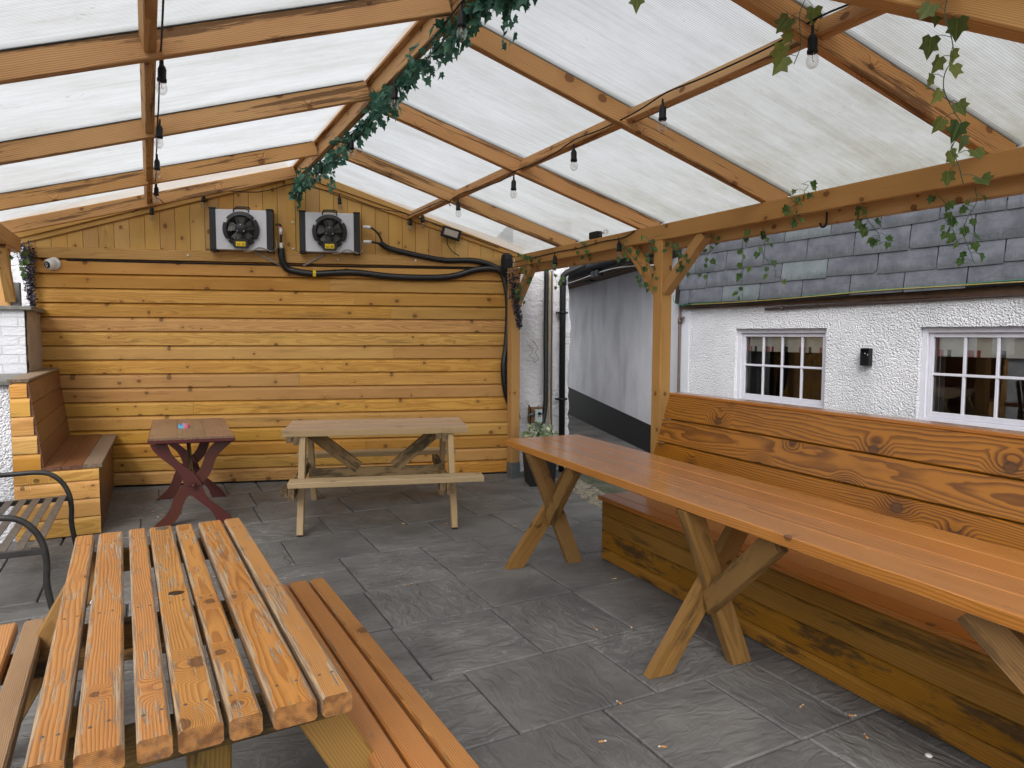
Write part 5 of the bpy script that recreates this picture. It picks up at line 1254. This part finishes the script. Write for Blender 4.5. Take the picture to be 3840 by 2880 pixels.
# ================================================================== LONG TABLE
TV = Vector((.0588, 1, 0)).normalized(); TP = Vector((TV.y, -TV.x, 0))
lt_ = thing('long_table', 'long glossy orange plank table on crossed timber legs', 'table', (2.3, 2, 0))
def tp_(off, along, z): return Vector((2.143, 4.215, 0)) + TP * off - TV * along + Z3 * z
LT = 4.05; mb = MB()
for k in range(4): mb.plank(tp_(.1465 * k, LT, .745), TV, TP, Z3, LT, .1438, .045, .004)
mb.build('tabletop', M['varnish_top'], lt_)
mb = MB()
for k in range(4):
    for q in (.31, 1.88, 3.66):
        for e in (.03, .11): mb.lathe([(.0045, 0), (.0038, .0006), (.0001, .0004)], tp_(.1465 * k + e + rng.uniform(-.006, .006), q + rng.uniform(-.012, .012), .7899), Z3, 8)
struct(mb.build('screws', M['blackmetal'], lt_), 'stuff')
mb = MB()
for a in (.33, 1.86, 3.64): mb = MB(); mb.plank(tp_(.05, a + .045, .70), TP, TV, Z3, .48, .075, .044, .004); mb.build('cleat', M['fore_under'], lt_)
def crossleg(along, first):
    t = .048; wv = .098; y = along
    A0, A1 = tp_(-.075, y, 0), tp_(.46, y, .742)        # rises away from the viewer's side
    B0, B1 = tp_(.345, y, 0), tp_(.045, y, .742)
    nY = TV
    def flatleg(a, b, shift, nm='leg'):
        a, b = a + TV * shift, b + TV * shift; U = (b - a).normalized(); V = TV.cross(U)
        # cut flush with the floor and the top
        pts = []
        w2 = wv / 2; dx = w2 / abs(U.z)
        P = [a - TP * dx, a + TP * dx, b + TP * dx, b - TP * dx]
        mbx = MB(); vs = [p - TV * t / 2 for p in P] + [p + TV * t / 2 for p in P]
        L = (b - a).length; u0 = rng.random() * 3
        gr = [(u0, 0, 0), (u0, wv, 0), (u0 + L, wv, 0), (u0 + L, 0, 0)] + [(u0, 0, t), (u0, wv, t), (u0 + L, wv, t), (u0 + L, 0, t)]
        mbx.add(vs, [[0, 1, 2, 3], [7, 6, 5, 4], [0, 4, 5, 1], [1, 5, 6, 2], [2, 6, 7, 3], [3, 7, 4, 0]], 0, gr)
        return mbx.build(nm, M['leg'], lt_)
    flatleg(A0, A1, .0); l = flatleg(B0, B1, -.049)
    if abs(along - 1.88) < .01:      # timber stamp on this leg
        cu = bpy.data.curves.new('stamp', 'FONT'); cu.body = 'CHA'; cu.size = .034; cu.align_x = 'CENTER'; cu.materials.append(M['black'])
        tmp = bpy.data.objects.new('tmp', cu); me_ = bpy.data.meshes.new_from_object(tmp); bpy.data.objects.remove(tmp)
        st = bpy.data.objects.new('stamp', me_); COL.objects.link(st); st.parent = l
        U = (B1 - B0).normalized(); Xx = U.cross(-TV).normalized(); c_ = B0 + (B1 - B0) * .80 - TV * (.049 + t / 2 + .0008) - Xx * 0
        mt = Matrix((Xx, U, -TV)).transposed().to_4x4(); mt.translation = c_; st.matrix_local = mt
    k_ = 1 if first else -1
    mbx = MB(); s = tp_(.165, y + .05 * k_, .31); e = tp_(.075, y + .53 * k_, .735)
    mbx.bar(s, e, .048, .098, (0, 0, 1), .004); mbx.build('brace', M['leg'], lt_)
    return l
crossleg(.33, True); crossleg(1.88, True); crossleg(3.66, False)

# ================================================================== PICNIC TABLE AT THE BACK
PX = Vector((.9583, -.2857, 0)).normalized(); PY = Vector((.2857, .9583, 0)).normalized()
def picnic(center, name, label):
    c = Vector((center[0], center[1], 0))
    def q(a, b, z): return c + PX * a + PY * b + Z3 * z
    t = thing(name, label, 'picnic table', c)
    mb = MB(); n = 6; w_ = .68 / n; L = 1.44
    for k in range(n): mb.plank(q(-L / 2, -.34 + w_ * k, .715), PX, PY, Z3, L, w_ - .006, .045, .004)
    mb.build('tabletop', M['picnic_top'], t)
    mb = MB(); mb.plank(q(-L / 2 - .002, -.347, .710), PX, PY, Z3, L + .004, .012, .05, .003); mb.build('top_edge', M['picnic'], t)
    for b in (-.72, .56):
        mb = MB()
        for k in range(2): mb.plank(q(-L / 2 + (.075 if b < 0 else 0), b + .083 * k, .385), PX, PY, Z3, L, .080, .042, .004)
        mb.build('seat', M['picnic'], t)
    for a in (-.60, .555):
        mb = MB(); mb.plank(q(a - .045, -.35, .645), PY, PX, Z3, .70, .045, .07, .004); mb.plank(q(a - .095, -.35, .665), PY, PX, Z3, .70, .045, .05, .004); mb.build('top_bearer', M['picnic_dark'], t)
        mb = MB(); mb.plank(q(a - .045, -.715, .295), PY, PX, Z3, 1.43, .045, .09, .004); mb.plank(q(a - .095, -.715, .325), PY, PX, Z3, .16, .045, .06, .004); mb.build('seat_bearer', M['picnic_dark'], t)
        for sg in (-1, 1):
            mb = MB(); mb.bar(q(a + .025, sg * .60, 0), q(a + .025, sg * .27, .714), .048, .095, PY, .004)
            mb.build('leg', M['picnic'], t)
    mb = MB(); mb.plank(q(-.56, -.022, .30), PX, PY, Z3, 1.12, .045, .095, .004); mb.build('stretcher', M['picnic_dark'], t)
    for a0, a1 in ((-.16, -.55), (.14, .52)):
        mb = MB(); mb.bar(q(a0, 0, .39), q(a1, 0, .71), .045, .10, (0, 0, 1), .004); mb.build('brace', M['picnic_dark'], t)
    return t
picnic((1.68, 5.65), 'picnic_table', 'pale weathered A frame picnic table before the gable wall')

# ================================================================== RED FOLDING TABLE AND ASHTRAY
ra = R(-11); RX = Vector((math.cos(ra), math.sin(ra), 0)); RYv = Vector((.030, 1, 0)).normalized()
rt_ = thing('side_table', 'dark red table with wavy crossed legs and a worn brown top', 'table', (.29, 6.42, 0))
def rq(a, b, z): return Vector((.288, 6.43, 0)) + RX * a + RYv * b + Z3 * z
mb = MB(); mb.plank(rq(-.30, -.64, .700), RX, RYv, Z3, .60, 1.28, .020, .004) if False else None
for k in range(3): mb.plank(rq(-.30 + .2 * k, -.64, .698), RYv, RX, Z3, 1.28, .1995, .020, .003)
mb.build('top', M['redtop'], rt_)
mb = MB()
for p, q in ((rq(-.302, -.642, .690), rq(.302, -.642, .690)), (rq(.302, -.642, .690), rq(.302, .642, .690)), (rq(.302, .642, .690), rq(-.302, .642, .690)), (rq(-.302, .642, .690), rq(-.302, -.642, .690))):
    mb.bar(p, q, .012, .024, (0, 0, 1), .002)
mb.build('top_edging', M['redwood'], rt_)
for b in (-.50, .50):
    mb = MB(); mb.plank(rq(-.255, b - .025, .655), RX, RYv, Z3, .51, .05, .036, .003); mb.build('bearer', M['redwood'], rt_)
    for sg in (-1, 1):
        # S-shaped board
        ns = 22; left, right = [], []
        for i in range(ns + 1):
            t_ = i / ns; z = .655 * t_; x = sg * (.235 - .47 * t_) * -1
            wob = .022 * math.sin(t_ * 4 * math.pi); half = .052 + .010 * math.cos(t_ * 4 * math.pi)
            x += wob * (-sg) * 0 + wob * .9
            left.append((x - half, z)); right.append((x + half, z))
        mb = MB(); off = b + (.013 if sg > 0 else -.013)
        vs, gr = [], []
        for d_ in (-.0125, .0125):
            for pl_ in (left, right):
                for x, z in pl_: vs.append(rq(x, off + d_, z)); gr.append((z, x, d_))
        m_ = ns + 1; fs = []
        for i in range(ns):
            fs += [[i, m_ + i, m_ + i + 1, i + 1], [2 * m_ + i + 1, 3 * m_ + i + 1, 3 * m_ + i, 2 * m_ + i], [i + 1, 2 * m_ + i + 1, 2 * m_ + i, i], [m_ + i, 3 * m_ + i, 3 * m_ + i + 1, m_ + i + 1]]
        fs += [[0, 2 * m_, 3 * m_, m_], [ns, m_ + ns, 3 * m_ + ns, 2 * m_ + ns]]
        mb.add(vs, fs, 0, gr); mb.build('leg', M['redwood'], rt_)
mb = MB(); mb.bar(rq(0, -.56, .325), rq(0, .54, .325), .03, .045, (0, 0, 1), .003); mb.build('stretcher', M['redwood'], rt_)
mb = MB(); mb.bar(rq(-.005, -.44, .34), rq(-.02, .1, .64), .03, .05, (0, 0, 1), .003); mb.build('brace', M['picnic_dark'], rt_)
mb = MB(); mb.obox(rq(-.045, -.545, .322), RX, RYv, Z3, .09, .018, .012, c=.002); mb.lathe([(.012, 0), (.012, .02), (.0001, .022)], rq(0, -.545, .325), -RYv, 10); mb.build('wedge', M['redwood'], rt_)
at = thing('ashtray', 'small blue and pink notched ashtray on the dark red table', 'ashtray', rq(-.045, -.05, .718))
mb = MB(); n = 40; o = rq(-.05, -.02, .7185)
for k in range(n):
    a, b = 2 * math.pi * k / n, 2 * math.pi * (k + 1) / n; h = .030 if k % 13 > 1 else .020; mi = 0 if math.cos(a) < -.1 else 1
    f_ = lambda an, r_, z_: o + RX * r_ * math.cos(an) + RYv * r_ * math.sin(an) + Z3 * z_
    vs = [f_(a, .046, 0), f_(b, .046, 0), f_(b, .046, h), f_(a, .046, h), f_(a, .036, h), f_(b, .036, h), f_(b, .034, .006), f_(a, .034, .006)]
    mb.add(vs, [[0, 1, 2, 3], [3, 2, 5, 4], [4, 5, 6, 7]], mi)
mb.lathe([(.0001, .006), (.035, .006)], o, Z3, 20, 0)
mb.build('bowl', [M['blue'], M['pink']], at)

# ================================================================== FOREGROUND PICNIC TABLE
ft_ = thing('picnic_table', 'worn orange slatted picnic table with flaking varnish at the front', 'picnic table', (.05, 2.2, 0))
FV = Vector((.030, -1, 0)).normalized(); FP = Vector((-FV.y, FV.x, 0))       # FV runs towards the viewer
LEN = 1.59
tops = [(-.264, .060), (-.190, .080), (-.091, .060), (-.021, .080), (.070, .061), (.152, .086), (.249, .062)]
mb = MB()
HX, HY = .037, 2.20
for k, (x, w_) in enumerate(tops):
    jit = rng.uniform(-.008, .008)
    if k != 3: mb.plank((x, 3.0 + jit, .705), FV, FP, Z3, LEN + jit, w_, .045, .006, edges=True)
    else:
        # board with the parasol hole: four strips round an octagonal opening
        o = Vector((x, 3.0, .705)); u1 = .80; hr = .022; pid = .37; u0 = 1.3
        f_ = lambda u, v, z: o + FV * u + FP * v + Z3 * z
        N = 24; cu, cv_ = u1, w_ / 2 + .006
        ring = [(cu + hr * math.cos(2 * math.pi * i / N), cv_ + hr * math.sin(2 * math.pi * i / N)) for i in range(N)]
        def proj(i):
            a = 2 * math.pi * i / N; cx_, sx_ = math.cos(a), math.sin(a); s_ = 1 / max(abs(cx_), abs(sx_)); return (cu + cx_ * s_ * .04, min(max(cv_ + sx_ * s_ * .04, .006), w_ - .006))
        outer = [proj(i) for i in range(N)]
        vs = [f_(u, v, .045) for u, v in ring] + [f_(u, v, .045) for u, v in outer] + [f_(u, v, .0) for u, v in ring]
        gr = [(u0 + u, v, .045) for u, v in ring] + [(u0 + u, v, .045) for u, v in outer] + [(u0 + u, v, 0) for u, v in ring]
        fs = [[i, (i + 1) % N, N + (i + 1) % N, N + i] for i in range(N)] + [[i, 2 * N + i, 2 * N + (i + 1) % N, (i + 1) % N] for i in range(N)]
        mb.add(vs, [f[::-1] for f in fs], 0, gr, pid)
        mb.plank(o, FV, FP, Z3, u1 - .04, w_, .045, .006, 0, pid, True, u0)
        mb.plank(o + FV * (u1 + .04), FV, FP, Z3, LEN - u1 - .04, w_, .045, .006, 0, pid, True, u0 + u1 + .04)
        mb.prism([(0, 0), (.006, 0), (.006, .045), (0, .039)], o + FV * (u1 - .04), FV, FP, Z3, .08, 0, pid, u0 + u1 - .04)
        mb.prism([(w_ - .006, 0), (w_, 0), (w_, .039), (w_ - .006, .045)], o + FV * (u1 - .04), FV, FP, Z3, .08, 0, pid, u0 + u1 - .04)
mb.build('tabletop', M['fore'], ft_)
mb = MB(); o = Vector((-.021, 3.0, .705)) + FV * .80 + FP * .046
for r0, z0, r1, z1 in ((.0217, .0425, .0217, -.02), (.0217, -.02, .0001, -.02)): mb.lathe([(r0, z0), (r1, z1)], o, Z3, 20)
mb.build('parasol_hole_shade', M['hose'], ft_)  # black cup inside the hole, its shade put in as colour
mb = MB()
for k, (x, w_) in enumerate(tops):
    for y in (1.508, 2.128, 2.858):
        for q in (.28, .72):
            if k == 3 and abs(y - 2.2) < .05: continue
            mb.lathe([(.0042, 0), (.0036, .0008), (.0001, .0006)], Vector((x, 3.0, .7499)) + FV * (3.0 - y + rng.uniform(-.006, .006)) + FP * (w_ * q + rng.uniform(-.004, .004)), Z3, 8)
struct(mb.build('screws', M['slatmetal'], ft_), 'stuff')
mb = MB(); mb.lathe([(.022, 0), (.022, .0025), (.018, .003), (.0001, .002)], Vector((.022, 2.970, .7502)), Z3, 20); mb.build('badge', M['slatmetal'], ft_)
mb = MB()
for x, w_ in ((.428, .068), (.505, .075), (.592, .060)): mb.plank((x - .01, 2.985, .405), FV, FP, Z3, LEN, w_, .045, .006, edges=True)
mb.build('seat', M['fore_seat'], ft_)
mb = MB()
for x, w_ in ((-.600, .060), (-.522, .066)): mb.plank((x, 3.02, .405), FV, FP, Z3, LEN, w_, .045, .006, edges=True)
mb.build('seat', M['fore_seat'], ft_)
mb = MB(); mb.plank((-.437, 3.02, .405), FV, FP, Z3, LEN, .066, .045, .006, edges=True); mb.build('seat_edge_board', M['fore_grey'], ft_)
for y in (1.53, 2.15, 2.88):
    mb = MB(); sh = (3.0 - y) * .03
    mb.plank((-.25 + sh, y - .0, .625), FP, -FV, Z3, .56, .045, .079, .004); mb.build('top_bearer', M['fore_under'], ft_)
for y in (1.60, 2.80):
    sh = (3.0 - y) * .03
    mb = MB(); mb.plank((-.60 + sh, y, .315), FP, -FV, Z3, 1.25, .045, .088, .004); mb.build('seat_bearer', M['fore_under'], ft_)
    for sg in (-1, 1):
        mb = MB(); mb.bar((.02 + sh + sg * .60, y + .068, 0), (.02 + sh + sg * .21, y + .068, .703), .100, .045, FV, .004); mb.build('leg', M['fore_leg'], ft_)
mb = MB(); mb.plank((.03, 2.86, .33), FV, FP, Z3, 1.22, .045, .07, .004); mb.build('stretcher', M['fore_under'], ft_)
mb = MB(); mb.bar((.09, 1.65, .34), (.09, 1.56, .70), .085, .045, FV, .004); mb.build('centre_strut', M['fore_under'], ft_)

# ================================================================== METAL GARDEN SEAT
ms = thing('metal_bench', 'black tubular metal garden bench with lengthwise flat slats', 'bench', (-.8, 4.9, 0))
def armframe(y):
    mb = MB(); pts = smoothpath([(-1.14, y, .90), (-1.10, y, .70), (-1.07, y, .585), (-1.0, y, .562), (-.85, y, .562), (-.70, y, .562), (-.62, y, .540), (-.56, y, .480), (-.525, y, .40), (-.512, y, .30), (-.515, y, .18), (-.488, y, .0)], 5)
    mb.tube(pts, .0165, 10, flat=.8)
    mb.tube(smoothpath([(-1.07, y, .585), (-1.08, y, .4), (-1.10, y, .2), (-1.16, y, 0)], 4), .0165, 10, flat=.8)
    mb.build('arm_frame', M['blackmetal'], ms)
    mb = MB(); mb.plank((-1.09, y - .012, .350), X3, Y3, Z3, .575, .024, .034, .003); mb.build('seat_rail', M['blackmetal'], ms)
armframe(4.30); armframe(5.62)
mb = MB()
for k in range(7): mb.plank((-1.03 + .075 * k, 4.30, .382 + (.004 if k in (0, 6) else 0)), Y3, X3, Z3, 1.32, .045, .006, .002)
mb.build('seat_slats', M['slatmetal'], ms)
mb = MB()
for k in range(9): mb.plank((-1.085 - .006 * k, 4.30, .44 + .05 * k), Y3, X3, Z3, 1.32, .006, .036, .002)
mb.build('back_slats', M['slatmetal'], ms)
mb = MB(); mb.tube([(-1.14, 4.30, .905), (-1.14, 5.62, .905)], .016, 8); mb.build('top_rail', M['blackmetal'], ms)

# ================================================================== LITTER
def litter_label(i, x, y): return None
butts = [(-.02, 6.55, 'by the corner bench front'), (.05, 6.40, 'between the corner bench and the red table'), (.02, 6.33, 'just inside the red table feet'), (.10, 6.28, 'under the red table'),
         (.06, 5.70, 'before the near red table foot'), (-.42, 4.9, 'under the metal bench arm'), (.95, 2.55, 'beside the worn orange seat'), (1.44, 2.03, 'in the open paving before the long table'), (1.66, 2.22, 'between the worn orange seat and the middle table leg'),
         (1.62, 1.90, 'on the slab nearest the viewer'), (2.16, 2.80, 'beside the middle cross leg towards the bench'), (1.98, 2.86, 'on the slab joint before the middle cross leg'), (2.50, 3.42, 'at the foot of the bench base by the far end'),
         (2.30, 1.86, 'near the bench base under the table'), (2.42, 1.72, 'against the bench base under the near table end'), (2.34, 1.60, 'close under the near end of the long table'), (2.05, 5.05, 'beside the pale picnic table leg'),
         (1.75, 5.22, 'under the pale picnic table seat'), (2.50, 4.75, 'between the picnic table and the long table end'), (1.35, 3.9, 'in the middle of the yard')]
proto = None
for i, (x, y, lb) in enumerate(butts):
    if proto is None:
        proto = thing('cigarette_butt', 'x', 'cigarette butt', (0, 0, .006))
        mb = MB(); mb.tube([(-.014, 0, .006), (.010, 0, .006)], .0042, 8); mb.build('filter', M['butt'], proto)
        mb = MB(); mb.tube([(.0102, 0, .006), (.020, .0005, .0058)], .0040, 8); mb.build('paper_end', M['buttwhite'], proto)
        o = proto
    else:
        o = proto.copy(); COL.objects.link(o)
        for ch in proto.children: c = ch.copy(); COL.objects.link(c); c.parent = o
    o.location = (x, y, .0035); o.rotation_euler = (0, 0, rng.uniform(0, 6.28)); o.scale = (.9,) * 3
    o['label'] = 'orange cigarette butt lying ' + lb; o['group'] = 'cigarette butts on the paving'
mb = MB(); c = Vector((-.37, 4.42, .004)); n = 14; vs = []
for j in range(4):
    for i in range(8):
        vs.append(c + X3 * (i - 3.5) * .020 + Y3 * (j - 1.5) * .016 + Z3 * (.006 + rng.uniform(0, .02)) + rv() * .004)
mb.add(vs, [[j * 8 + i, j * 8 + i + 1, (j + 1) * 8 + i + 1, (j + 1) * 8 + i] for j in range(3) for i in range(7)])
tag(mb.build('paper_scrap', M['paper'], loc=c), 'crumpled white tissue on the paving behind the metal bench leg', 'tissue')
mb = MB(); mb.lathe([(.012, 0), (.013, .004), (.008, .009), (.0001, .010)], (2.43, 1.42, .0), Z3, 10)
tag(mb.build('pebble', M['whiteplastic'], loc=(2.43, 1.42, 0)), 'white round pebble on the paving by the bench base', 'pebble')
